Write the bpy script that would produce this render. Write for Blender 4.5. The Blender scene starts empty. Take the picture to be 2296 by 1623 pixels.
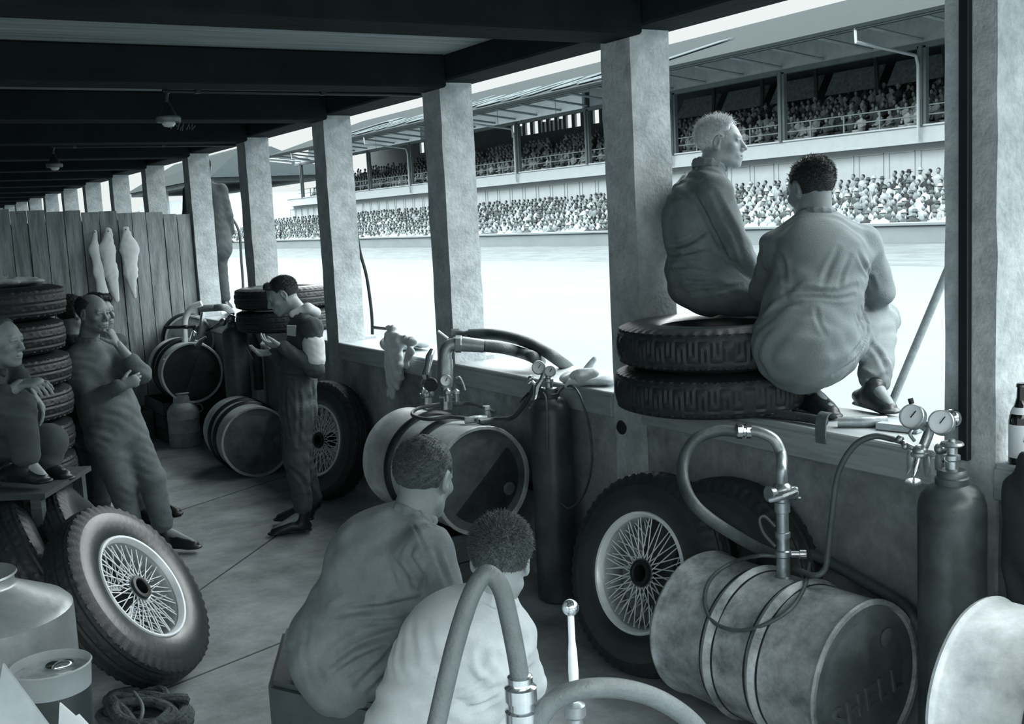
import bpy, math, random
import numpy as np
from mathutils import Matrix, Vector
random.seed(7); RNG = np.random.RandomState(5)
PI = math.pi
sc = bpy.context.scene
COL = sc.collection
# ------------------------------------------------------------------ camera
F_PX = 2494.0
CAMP = np.array([0., 0., 2.02])
def _r0(x, y): return np.array([x-1148., y-811.5, F_PX])
_vp, _vz = _r0(-358, 564), _r0(2130, 20000)
_d = _vz/np.linalg.norm(_vz); _Y = _vp-_d*(_vp@_d); _Y /= np.linalg.norm(_Y)
RC = np.array([np.cross(_Y, -_d), _Y, -_d])
cam = bpy.data.objects.new('camera', bpy.data.cameras.new('camera')); COL.objects.link(cam)
cam.data.sensor_width = 36; cam.data.lens = 36*F_PX/2296; cam.data.clip_end = 600; cam.data.clip_start = .05
M = Matrix.Identity(4)
for i in range(3):
    M[i][0], M[i][1], M[i][2], M[i][3] = RC[i, 0], -RC[i, 1], -RC[i, 2], CAMP[i]
cam.matrix_world = M
sc.camera = cam
# ------------------------------------------------------------------ look
sc.view_settings.view_transform = 'Standard'; sc.view_settings.look = 'None'
sc.view_settings.gamma = 1; sc.view_settings.use_curve_mapping = False
sc.view_settings.exposure = 0.0
sc.render.film_transparent = False
w = bpy.data.worlds.new('sky'); sc.world = w; w.use_nodes = True
nt = w.node_tree; nt.nodes.clear()
wo = nt.nodes.new('ShaderNodeOutputWorld'); bg = nt.nodes.new('ShaderNodeBackground')
tc = nt.nodes.new('ShaderNodeTexCoord'); sx = nt.nodes.new('ShaderNodeSeparateXYZ'); rp = nt.nodes.new('ShaderNodeValToRGB')
nt.links.new(tc.outputs['Generated'], sx.inputs[0]); nt.links.new(sx.outputs['Z'], rp.inputs[0])
nt.links.new(rp.outputs[0], bg.inputs[0]); nt.links.new(bg.outputs[0], wo.inputs[0])
SKYK = 9.5
bg.inputs[1].default_value = SKYK
e = rp.color_ramp.elements
e[0].position = .0; e[0].color = (.84/SKYK, .90/SKYK, .885/SKYK, 1)
e[1].position = .46; e[1].color = (.95, 1.0, 1.0, 1)
m_ = e.new(.21); m_.color = (.86/SKYK, .91/SKYK, .90/SKYK, 1)
sun = bpy.data.objects.new('sun', bpy.data.lights.new('sun', 'SUN')); COL.objects.link(sun)
sun.data.energy = 4.0; sun.data.angle = math.radians(14); sun.data.color = (.97, 1, .99)
sun.rotation_euler = Vector((-.16, .95, -.66)).to_track_quat('-Z', 'Y').to_euler()
# the pit roof ends a little behind the camera, so the sky over the yard lights the pit from behind as well
ROOF_Y = -1.0
# ------------------------------------------------------------------ helpers
def P(x, y, d=None, X=None, Y=None, Z=None):
    """a world point on the sight line (x, y): at depth d or on the plane X=, Y= or Z="""
    r = RC@_r0(x, y)
    if d is not None: return CAMP+r*d/F_PX
    if X is not None: return CAMP+r*(X-CAMP[0])/r[0]
    if Y is not None: return CAMP+r*(Y-CAMP[1])/r[1]
    return CAMP+r*(Z-CAMP[2])/r[2]
def PX(p):
    c = RC.T@(np.array(p, float)-CAMP); return 1148+F_PX*c[0]/c[2], 811.5+F_PX*c[1]/c[2], c[2]
V = lambda *a: np.array(a, float)
def nrm(v): v = np.array(v, float); return v/np.linalg.norm(v)
def G(v, a=1):
    v = max(0.0, v); return (.945*v**1.08, v, 1.03*v**.99, a)
MATS = {}
def mat(name, v, rough=.75, metal=0., var=.25, scale=6., bump=.15, stretch=(1, 1, 1), v2=None, spots=0., detail=11, bscale=None, spec=None):
    if name in MATS: return MATS[name]
    m = bpy.data.materials.new(name); m.use_nodes = True; t = m.node_tree; b = t.nodes['Principled BSDF']
    b.inputs['Roughness'].default_value = rough; b.inputs['Metallic'].default_value = metal
    if spec is not None: b.inputs['Specular IOR Level'].default_value = spec
    co = t.nodes.new('ShaderNodeTexCoord'); mp = t.nodes.new('ShaderNodeMapping'); mp.inputs['Scale'].default_value = stretch
    t.links.new(co.outputs['Object'], mp.inputs[0])
    n = t.nodes.new('ShaderNodeTexNoise'); n.inputs['Scale'].default_value = scale; n.inputs['Detail'].default_value = detail; n.inputs['Roughness'].default_value = .72
    t.links.new(mp.outputs[0], n.inputs['Vector'])
    r = t.nodes.new('ShaderNodeValToRGB'); r.color_ramp.elements[0].position = .32; r.color_ramp.elements[1].position = .68
    r.color_ramp.elements[0].color = G(v*(1-var)); r.color_ramp.elements[1].color = G(min(.95, v2 if v2 else v*(1+var)))
    t.links.new(n.outputs[0], r.inputs[0]); out = r.outputs[0]
    if spots:
        n2 = t.nodes.new('ShaderNodeTexNoise'); n2.inputs['Scale'].default_value = scale*.23; n2.inputs['Detail'].default_value = 5
        t.links.new(mp.outputs[0], n2.inputs['Vector'])
        r2 = t.nodes.new('ShaderNodeValToRGB'); r2.color_ramp.elements[0].position = .42; r2.color_ramp.elements[1].position = .62
        r2.color_ramp.elements[0].color = (1-spots, 1-spots, 1-spots, 1); r2.color_ramp.elements[1].color = (1, 1, 1, 1)
        t.links.new(n2.outputs[0], r2.inputs[0])
        mx = t.nodes.new('ShaderNodeMix'); mx.data_type = 'RGBA'; mx.blend_type = 'MULTIPLY'; mx.inputs[0].default_value = 1
        t.links.new(out, mx.inputs[6]); t.links.new(r2.outputs[0], mx.inputs[7]); out = mx.outputs[2]
    t.links.new(out, b.inputs['Base Color'])
    if bump:
        n3 = t.nodes.new('ShaderNodeTexNoise'); n3.inputs['Scale'].default_value = bscale or scale*5; n3.inputs['Detail'].default_value = 4
        t.links.new(mp.outputs[0], n3.inputs['Vector'])
        bp = t.nodes.new('ShaderNodeBump'); bp.inputs['Strength'].default_value = bump; bp.inputs['Distance'].default_value = .01
        t.links.new(n3.outputs[0], bp.inputs['Height']); t.links.new(bp.outputs[0], b.inputs['Normal'])
    MATS[name] = m; return m
class MB:
    def __init__(s): s.v = []; s.f = []; s.n = 0
    def add(s, v, f):
        v = np.asarray(v, float).reshape(-1, 3); s.v.append(v); s.f += [tuple(int(i)+s.n for i in q) for q in f]; s.n += len(v); return s
    def box(s, a, b, M3=None, o=None, bev=0.0):
        a = np.minimum(a, b) if M3 is None else np.array(a, float); b2 = np.array(b, float)
        x0, y0, z0 = a; x1, y1, z1 = np.maximum(a, b2)
        if bev > 0:
            vs = []; c = [x0, y0, z0, x1, y1, z1]; idx = {}
            for sx in (0, 1):
                for sy in (0, 1):
                    for sz in (0, 1):
                        p = np.array([c[3*sx], c[1+3*sy], c[2+3*sz]])
                        for ax in range(3):
                            q = p.copy()
                            for k in range(3):
                                if k != ax: q[k] += bev*(1 if (sx, sy, sz)[k] == 0 else -1)
                            idx[(sx, sy, sz, ax)] = len(vs); vs.append(q)
            fs = []
            for ax in range(3):
                o2 = [k for k in range(3) if k != ax]
                for sd in (0, 1):
                    ring = []
                    for u, v_ in ((0, 0), (1, 0), (1, 1), (0, 1)):
                        t = [0, 0, 0]; t[ax] = sd; t[o2[0]] = u; t[o2[1]] = v_; ring.append(idx[(*t, ax)])
                    # verts with index ax lie on the faces normal to ax
                    fs.append(ring if (sd ^ (ax == 1)) else ring[::-1])
                for u in (0, 1):
                    for v_ in (0, 1):
                        t0 = [0, 0, 0]; t1 = [0, 0, 0]; t0[o2[0]] = t1[o2[0]] = u; t0[o2[1]] = t1[o2[1]] = v_; t1[ax] = 1
                        q = [idx[(*t0, o2[0])], idx[(*t1, o2[0])], idx[(*t1, o2[1])], idx[(*t0, o2[1])]]
                        fs.append(q)
            for k in ((sx, sy, sz) for sx in (0, 1) for sy in (0, 1) for sz in (0, 1)):
                fs.append([idx[(*k, 0)], idx[(*k, 1)], idx[(*k, 2)]])
            v = np.array(vs)
        else:
            v = np.array([(x0, y0, z0), (x1, y0, z0), (x1, y1, z0), (x0, y1, z0), (x0, y0, z1), (x1, y0, z1), (x1, y1, z1), (x0, y1, z1)])
            fs = [(0, 3, 2, 1), (4, 5, 6, 7), (0, 1, 5, 4), (1, 2, 6, 5), (2, 3, 7, 6), (3, 0, 4, 7)]
        if M3 is not None: v = v@np.array(M3).T
        if o is not None: v = v+np.array(o)
        return s.add(v, fs)
    def hexa(s, pts):      # 4 bottom, 4 top
        return s.add(pts, [(0, 3, 2, 1), (4, 5, 6, 7), (0, 1, 5, 4), (1, 2, 6, 5), (2, 3, 7, 6), (3, 0, 4, 7)])
    def tube(s, pts, r, seg=12, cap=True, flat=None):
        pts = np.array(pts, float); n = len(pts); r = np.full(n, r) if np.isscalar(r) else np.array(r, float)
        T = np.gradient(pts, axis=0); T /= np.linalg.norm(T, axis=1)[:, None]+1e-12
        u = np.cross(T[0], (0, 0, 1)); u = np.cross(T[0], (1, 0, 0)) if np.linalg.norm(u) < .1 else u; u /= np.linalg.norm(u)
        vs = []
        for i in range(n):
            u = u-T[i]*(u@T[i]); u /= np.linalg.norm(u); w_ = np.cross(T[i], u)
            a = np.arange(seg)*2*PI/seg
            vs.append(pts[i]+r[i]*(np.cos(a)[:, None]*u+np.sin(a)[:, None]*w_*(flat or 1)))
        f = [(i*seg+j, i*seg+(j+1) % seg, (i+1)*seg+(j+1) % seg, (i+1)*seg+j) for i in range(n-1) for j in range(seg)]
        if cap: f += [tuple(range(seg))[::-1], tuple((n-1)*seg+j for j in range(seg))]
        return s.add(np.concatenate(vs), f)
    def lathe(s, prof, seg=48, o=(0, 0, 0), M3=None, close=False):
        prof = np.array(prof, float); n = len(prof); a = np.arange(seg)*2*PI/seg
        v = np.zeros((n, seg, 3)); v[..., 0] = prof[:, :1]*np.cos(a); v[..., 1] = prof[:, :1]*np.sin(a); v[..., 2] = prof[:, 1:2]
        v = v.reshape(-1, 3)
        if M3 is not None: v = v@np.array(M3).T
        v = v+np.array(o, float)
        m = n if close else n-1
        f = [(i*seg+j, i*seg+(j+1) % seg, ((i+1) % n)*seg+(j+1) % seg, ((i+1) % n)*seg+j) for i in range(m) for j in range(seg)]
        if not close: f += [tuple(range(seg))[::-1], tuple((n-1)*seg+j for j in range(seg))]
        return s.add(v, f)
    def ball(s, c, r, seg=12, rings=8):
        r = np.array([r]*3 if np.isscalar(r) else r, float)
        p = [(max(1e-4, math.sin(PI*i/rings)), -math.cos(PI*i/rings)) for i in range(rings+1)]
        m = MB().lathe(p, seg); v = np.concatenate(m.v)*r+np.array(c, float); return s.add(v, m.f)
    def build(s, name, m, parent=None, smooth=35):
        v = np.concatenate(s.v) if s.v else np.zeros((0, 3))
        return mesh_obj(name, v, s.f, m, parent, smooth)
def mesh_obj(name, v, f, m, parent=None, smooth=35):
    base = np.zeros(3)
    q = parent
    while q is not None: base += np.array(q.location); q = q.parent
    me = bpy.data.meshes.new(name); me.from_pydata((np.asarray(v)-base).tolist(), [], f if isinstance(f, list) else f.tolist()); me.update()
    for mm in (m if isinstance(m, (list, tuple)) else [m]): me.materials.append(mm)
    if smooth:
        me.shade_smooth()
        if smooth < 180: me.set_sharp_from_angle(angle=math.radians(smooth))
    o = bpy.data.objects.new(name, me); COL.objects.link(o)
    if parent: o.parent = parent
    return o
def tag(o, label, cat, group=None, kind=None):
    o['label'] = label
    if kind: o['kind'] = kind
    else: o['category'] = cat
    if kind == 'stuff': o['category'] = cat
    if group: o['group'] = group
    return o
def thing(name, label, cat, loc=(0, 0, 0), group=None):
    o = bpy.data.objects.new(name, None); o.empty_display_size = .1; COL.objects.link(o); o.location = tuple(loc)
    return tag(o, label, cat, group)
def struct(name, mb, m, smooth=30, label=None):
    o = mb.build(name, m, None, smooth); o['kind'] = 'structure'
    if label: o['label'] = label
    return o
def dup(o, label=None, parent=None):
    c = o.copy(); COL.objects.link(c); c.parent = parent
    if label: c['label'] = label
    for ch in list(o.children): dup(ch, None, c)
    return c
def cr(pts, n=8):
    p = [np.array(q, float) for q in pts]; p = [2*p[0]-p[1]]+p+[2*p[-1]-p[-2]]; out = []
    for i in range(1, len(p)-2):
        for k in range(n):
            t = k/n
            out.append(.5*((2*p[i])+(p[i+1]-p[i-1])*t+(2*p[i-1]-5*p[i]+4*p[i+1]-p[i+2])*t*t+(3*p[i]-p[i-1]-3*p[i+1]+p[i+2])*t**3))
    out.append(p[-2]); return np.array(out)
def frame(z, hint=(0, 0, 1)):      # 3x3 with third column along z
    z = nrm(z); h = np.array(hint, float)
    if abs(z@nrm(h)) > .95: h = np.array((1., 0, 0))
    x = nrm(np.cross(h, z)); y = np.cross(z, x); return np.array([x, y, z]).T
def place(o, M3, loc):
    m = Matrix.Identity(4)
    for i in range(3):
        for j in range(3): m[i][j] = M3[i][j]
        m[i][3] = loc[i]
    o.matrix_world = m; return o

# ------------------------------------------------------------------ signed distance modelling (bodies, cloth, hair)
def nets(D, o, h):
    s = D < 0; c = [s[i:i+D.shape[0]-1 or None, j:j+D.shape[1]-1 or None, k:k+D.shape[2]-1 or None] for i in (0, 1) for j in (0, 1) for k in (0, 1)]
    cnt = sum(x.astype(np.int8) for x in c); mask = (cnt > 0) & (cnt < 8); I, J, K = np.nonzero(mask)
    idx = -np.ones(mask.shape, int); idx[I, J, K] = np.arange(len(I))
    acc = np.zeros((len(I), 3)); num = np.zeros(len(I)); base = np.stack([I, J, K], 1)
    cs = [(i, j, k) for i in (0, 1) for j in (0, 1) for k in (0, 1)]
    for a in cs:
        for ax in range(3):
            if a[ax]: continue
            b = list(a); b[ax] = 1
            da = D[I+a[0], J+a[1], K+a[2]]; db = D[I+b[0], J+b[1], K+b[2]]; m = (da < 0) != (db < 0)
            t = np.where(m, da/np.where(m, da-db, 1), 0); p = np.tile(np.array(a, float), (len(I), 1)); p[:, ax] = t
            acc[m] += p[m]; num[m] += 1
    verts = (base+acc/num[:, None])*h+o
    faces = []
    for ax in range(3):
        u, w_ = [(1, 2), (2, 0), (0, 1)][ax]
        n = list(D.shape); sl0 = [slice(None)]*3; sl1 = [slice(None)]*3; sl0[ax] = slice(0, n[ax]-1); sl1[ax] = slice(1, n[ax])
        ch = s[tuple(sl0)] != s[tuple(sl1)]; E_ = np.array(np.nonzero(ch)).T
        ok = (E_[:, u] > 0) & (E_[:, w_] > 0) & (E_[:, u] < n[u]-1) & (E_[:, w_] < n[w_]-1); E_ = E_[ok]
        du = np.zeros(3, int); du[u] = 1; dw = np.zeros(3, int); dw[w_] = 1
        q = [E_-du-dw, E_-dw, E_, E_-du]; q = np.stack([idx[tuple(x.T)] for x in q], 1)
        fl = s[tuple(E_.T)]; q[~fl] = q[~fl][:, ::-1]; faces.append(q)
    return verts, np.concatenate(faces)
def sdf(prims, h, noise=None, pad=.035):
    lo = np.min([q['lo'] for q in prims if not q['sub']], 0)-pad; hi = np.max([q['hi'] for q in prims if not q['sub']], 0)+pad
    n = np.ceil((hi-lo)/h).astype(int)+1
    D = np.full(n, .5, np.float32)
    for q in prims:
        m = q['k']+.03
        a = np.maximum(0, np.floor((q['lo']-m-lo)/h).astype(int)); b = np.minimum(n, np.ceil((q['hi']+m-lo)/h).astype(int)+1)
        if (b <= a).any(): continue
        g = np.meshgrid(*[lo[i]+np.arange(a[i], b[i])*h for i in range(3)], indexing='ij'); p = np.stack(g, -1)
        d = q['f'](p); sl = tuple(slice(a[i], b[i]) for i in range(3)); D0 = D[sl]; k = q['k']
        if q['sub']:
            d = -d; hh = np.maximum(k-np.abs(D0-d), 0)/k; D[sl] = np.maximum(D0, d)+hh*hh*k*.25
        else:
            hh = np.maximum(k-np.abs(D0-d), 0)/k; D[sl] = np.minimum(D0, d)-hh*hh*k*.25
    if noise:
        I = np.nonzero(np.abs(D) < .03); p = np.stack(I, 1)*h+lo; D[I] += noise(p)
    return nets(D, lo, h)
def cap(a, b, ra, rb=None, k=.02, n=None, fl=1., sub=False):
    a = np.array(a, float); b = np.array(b, float); rb = ra if rb is None else rb; ab = b-a; L = ab@ab+1e-9; R_ = max(ra, rb)*max(1, fl)
    nn = None if n is None else nrm(n)
    def f(p):
        w_ = p-a; t = np.clip((w_@ab)/L, 0, 1); w_ = w_-t[..., None]*ab
        if nn is not None: w_ = w_+nn*((w_@nn)*(1/fl-1))[..., None]
        return (np.linalg.norm(w_, axis=-1)-(ra+(rb-ra)*t))*(min(1, fl) if nn is not None else 1)
    return dict(f=f, lo=np.minimum(a, b)-R_, hi=np.maximum(a, b)+R_, k=k, sub=sub)
def ell(c, r, A=None, k=.02, sub=False):
    c = np.array(c, float); r = np.array([r]*3 if np.isscalar(r) else r, float); A = np.eye(3) if A is None else A
    e_ = np.sqrt(((A*r)**2).sum(1))
    def f(p):
        q = (p-c)@A; k0 = np.linalg.norm(q/r, axis=-1)+1e-6; k1 = np.linalg.norm(q/(r*r), axis=-1)+1e-6; return k0*(k0-1)/k1
    return dict(f=f, lo=c-e_, hi=c+e_, k=k, sub=sub)
def folds(amp, seed=1, wl=.07, zdir=(0, 0, 1)):
    r = np.random.RandomState(seed); K = []
    z = nrm(zdir)
    for i in range(6):
        d = nrm(z*1.3+r.normal(size=3)*.75); g = nrm(r.normal(size=3)); K.append((d*2*PI/(wl*r.uniform(.6, 1.6)), r.uniform(0, 6), g*2*PI/(.25), r.uniform(.8, 1.8), g*2*PI/.33, r.uniform(0, 6)))
    def f(p):
        s = 0
        for k, ph, g, a, m, ph2 in K:
            s = s+np.sin(p@k+ph+a*np.sin(p@g))*np.clip(np.sin(p@m+ph2)+.25, 0, 1)
        return -amp*s/1.5
    return f
def head_prims(c, fw, up, sc_=1.0, age=0, neck=None):
    fw = nrm(fw); up = nrm(np.array(up, float)-fw*(np.array(up, float)@fw)); rt = np.cross(fw, up); A = np.array([rt, fw, up]).T
    L = lambda x, y, z: np.array(c)+A@np.array([x, y, z])*sc_
    E = lambda p, r, k=.012, sub=False, B=None: ell(L(*p), np.array(r)*sc_, A if B is None else A@B, k, sub)
    C = lambda p, q, r, r2=None, k=.01, sub=False: cap(L(*p), L(*q), r*sc_, (r2 or r)*sc_, k, sub=sub)
    rx = lambda t: np.array([[1, 0, 0], [0, math.cos(t), -math.sin(t)], [0, math.sin(t), math.cos(t)]])
    q = [E((0, -.018, .032), (.074, .097, .086), .02), E((0, .035, .012), (.062, .058, .07), .03), E((0, .035, -.045), (.056, .056, .062), .03),
         E((0, .045, -.085), (.042, .042, .032), .025), E((0, .078, -.103), (.021, .016, .016), .02),
         C((-.05, .0, -.06), (-.02, .07, -.098), .018, .016, .02), C((.05, .0, -.06), (.02, .07, -.098), .018, .016, .02),
         C((-.034, .082, .026), (.034, .082, .026), .012, None, .015),
         E((-.031, .103, .004), (.017, .017, .011), .012, True), E((.031, .103, .004), (.017, .017, .011), .012, True),
         E((-.044, .066, -.022), (.02, .02, .018), .02), E((.044, .066, -.022), (.02, .02, .018), .02),
         C((0, .092, .014), (0, .117, -.028), .0075, .0115, .012), E((-.012, .103, -.034), (.008, .010, .008), .008), E((.012, .103, -.034), (.008, .010, .008), .008),
         E((0, .088, -.064), (.03, .014, .02), .02), E((0, .100, -.060), (.021, .007, .0055), .006), E((0, .098, -.072), (.018, .008, .006), .006),
         C((-.022, .099, -.066), (.022, .099, -.066), .0022, None, .004, True),
         E((-.031, .081, .004), (.0125,)*3, .004), E((.031, .081, .004), (.0125,)*3, .004),
         C((-.045, .088, .0125), (-.018, .095, .0125), .004, None, .006), C((.045, .088, .0125), (.018, .095, .0125), .004, None, .006)]
    for s in (-1, 1):
        q += [E((s*.077, -.006, .002), (.009, .019, .032), .008, False, rx(-.2)), E((s*.084, -.002, .004), (.006, .011, .02), .005, True, rx(-.2)), E((s*.074, .0, -.024), (.008, .009, .012), .008)]
    if neck is not None:
        q += [cap(L(0, -.025, -.05), neck, .058*sc_, .062*sc_, .03)]
    return q, L, A
def hair_mesh(name, c, fw, up, m, parent, style, sc_=1.0, h=.0035, seed=3):
    _, L, A = head_prims(c, fw, up, sc_)
    q = [ell(L(0, -.020, .036), np.array((.0815, .104, .094))*sc_*style.get('puff', 1), A, .01)]
    f = style.get('front', .0)
    q.append(ell(L(0, .105-f, -.030+f*.3), np.array((.115, .088, .125+style.get('hl', 0)))*sc_, A, .008, True))           # face opening
    q.append(ell(L(0, .02, -.17), np.array((.2, .2, style.get('nape', .15)))*sc_, A, .01, True))                                 # nape and neck
    for s in (-1, 1): q.append(ell(L(s*.09, .004, -.005), np.array((.04, .032, .05))*sc_, A, .006, True))      # around the ears
    if style.get('bald'): q.append(ell(L(0, .035, .125), np.array((.062, .12, .075))*sc_, A, .01, True))
    if style.get('quiff'): q.append(cap(L(-.04, .07, .10), L(.045, .06, .105), .022*sc_, .016*sc_, .03)); 
    r = np.random.RandomState(seed); ks = [(A@nrm(r.normal(size=3)*(1, .35, .35)))*r.uniform(150, 320) for i in range(5)]
    nz = lambda p: sum(np.sin(p@k_+i+1.5*np.sin(p@ks[0]*.12)) for i, k_ in enumerate(ks))*-.0006*style.get('rough', 1)
    v, fc = sdf(q, h, nz)
    a_, b_, c_ = v[fc[:, 0]], v[fc[:, 1]], v[fc[:, 2]]; fn = np.cross(b_-a_, c_-a_); fn /= np.linalg.norm(fn, axis=1)[:, None]+1e-12
    ctr = v[fc].mean(1); out = ctr-np.array(c); k_ = (out*fn).sum(1) > .04
    ctr, fn = ctr[k_], fn[k_]; n_ = min(len(ctr), style.get('n', 3500)); pick = r.choice(len(ctr), n_, replace=False); ctr, fn = ctr[pick], fn[pick]
    loc = (ctr-np.array(c))@A; cb = A@np.array(style.get('comb', (0, -.8, -.35))); ln = style.get('len', .014)*r.uniform(.6, 1.3, n_)*np.clip(.45+(loc[:, 2]+.02)/.12, .25, 1.2)
    d1 = fn*style.get('lift', .38)+cb*.8+r.normal(size=(n_, 3))*style.get('mess', .25); d1 /= np.linalg.norm(d1, axis=1)[:, None]
    d2 = d1+np.array((0, 0, -.35)); d2 /= np.linalg.norm(d2, axis=1)[:, None]
    s1 = np.cross(d1, fn+1e-3); s1 /= np.linalg.norm(s1, axis=1)[:, None]+1e-9; s2 = np.cross(d1, s1); w0 = .0011
    p0 = ctr-fn*.002; p1 = p0+d1*ln[:, None]*.6; p2 = p1+d2*ln[:, None]*.5; vs = []
    for p_, w_ in ((p0, w0), (p1, w0*.8)):
        for t_ in (0, 2.1, 4.2): vs.append(p_+(s1*math.cos(t_)+s2*math.sin(t_))*w_)
    vs.append(p2); vs = np.stack(vs, 1).reshape(-1, 3); base_ = len(v)+7*np.arange(n_)[:, None]
    fs = [tuple(x) for x in fc.tolist()]
    for q4 in ((0, 1, 4, 3), (1, 2, 5, 4), (2, 0, 3, 5), (3, 4, 6), (4, 5, 6), (5, 3, 6)): fs += [tuple(x) for x in (base_+np.array(q4)).tolist()]
    return mesh_obj(name, np.concatenate([v, vs]), fs, m, parent, 180)
from mathutils.bvhtree import BVHTree
def sculpt(o, lines):
    """press creases into a garment: each line is a list of picture points on it, a depth and a width in metres"""
    me = o.data; n = len(me.vertices); co = np.zeros(n*3); me.vertices.foreach_get('co', co); co = co.reshape(-1, 3)
    base = np.zeros(3); q = o
    while q is not None: base = base+np.array(q.location); q = q.parent
    w_ = co+base; nr = np.zeros(n*3); me.vertices.foreach_get('normal', nr); nr = nr.reshape(-1, 3)
    bv = BVHTree.FromPolygons([tuple(x) for x in w_], [tuple(p.vertices) for p in me.polygons])
    disp = np.zeros(n)
    for pts, dep, wid in lines:
        c_ = cr([np.array((*p, 0.)) for p in pts], 10); H_ = []
        for p in c_:
            ry = RC@_r0(p[0], p[1]); hit = bv.ray_cast(Vector(CAMP), Vector(ry).normalized())[0]
            if hit is not None: H_.append(np.array(hit))
        if len(H_) < 3: continue
        H_ = np.array(H_); m = ((w_ > H_.min(0)-wid*3) & (w_ < H_.max(0)+wid*3)).all(1); I = np.nonzero(m)[0]
        if not len(I): continue
        dd_ = np.linalg.norm(w_[I][:, None]-H_[None], axis=2); j = dd_.argmin(1); dm = dd_.min(1); t_ = j/(len(H_)-1); env = np.sin(PI*np.clip(t_*.9+.05, 0, 1))**.6
        x = dm/wid; disp[I] += dep*env*(-np.exp(-x*x)+.55*np.exp(-(x-1.9)**2))
    co += nr*disp[:, None]; me.vertices.foreach_set('co', co.ravel()); me.update()
def hand_prims(wr, dr, pn, th, curl=.4, s=1.0, spread=.1):
    """wr wrist, dr hand direction, pn palm normal (fingers curl to it), th thumb side direction"""
    dr = nrm(dr); pn = nrm(np.array(pn, float)-dr*(np.array(pn, float)@dr)); lt = np.cross(dr, pn); lt = lt*(1 if lt@np.array(th) > 0 else -1)
    q = [cap(wr, wr+dr*.075*s, .031*s, .037*s, .015, pn, .5)]
    for i, ln in enumerate((.9, 1.0, .94, .75)):
        b = wr+dr*(.083-.004*abs(i-1))*s+lt*(.028-.019*i)*s; a = curl*(.55+.15*i); p = b; d = nrm(dr+lt*spread*(1.2-i)*.5)
        for L_, r in ((.043, .0088), (.027, .0080), (.021, .0072)):
            d = nrm(d*math.cos(a)+pn*math.sin(a)); p2 = p+d*L_*ln*s; q.append(cap(p, p2, r*s, r*s*.93, .006)); p = p2; a = curl*.9
    b = wr+dr*.022*s+lt*.026*s+pn*.006; d = nrm(dr*.75+lt*.6+pn*.35*(.4+curl)); p = b+d*.045*s
    q += [cap(b, p, .0135*s, .0105*s, .012), cap(p, p+nrm(d+dr*.5+pn*.3*curl)*.032*s, .010*s, .0085*s, .006)]
    return q
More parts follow.
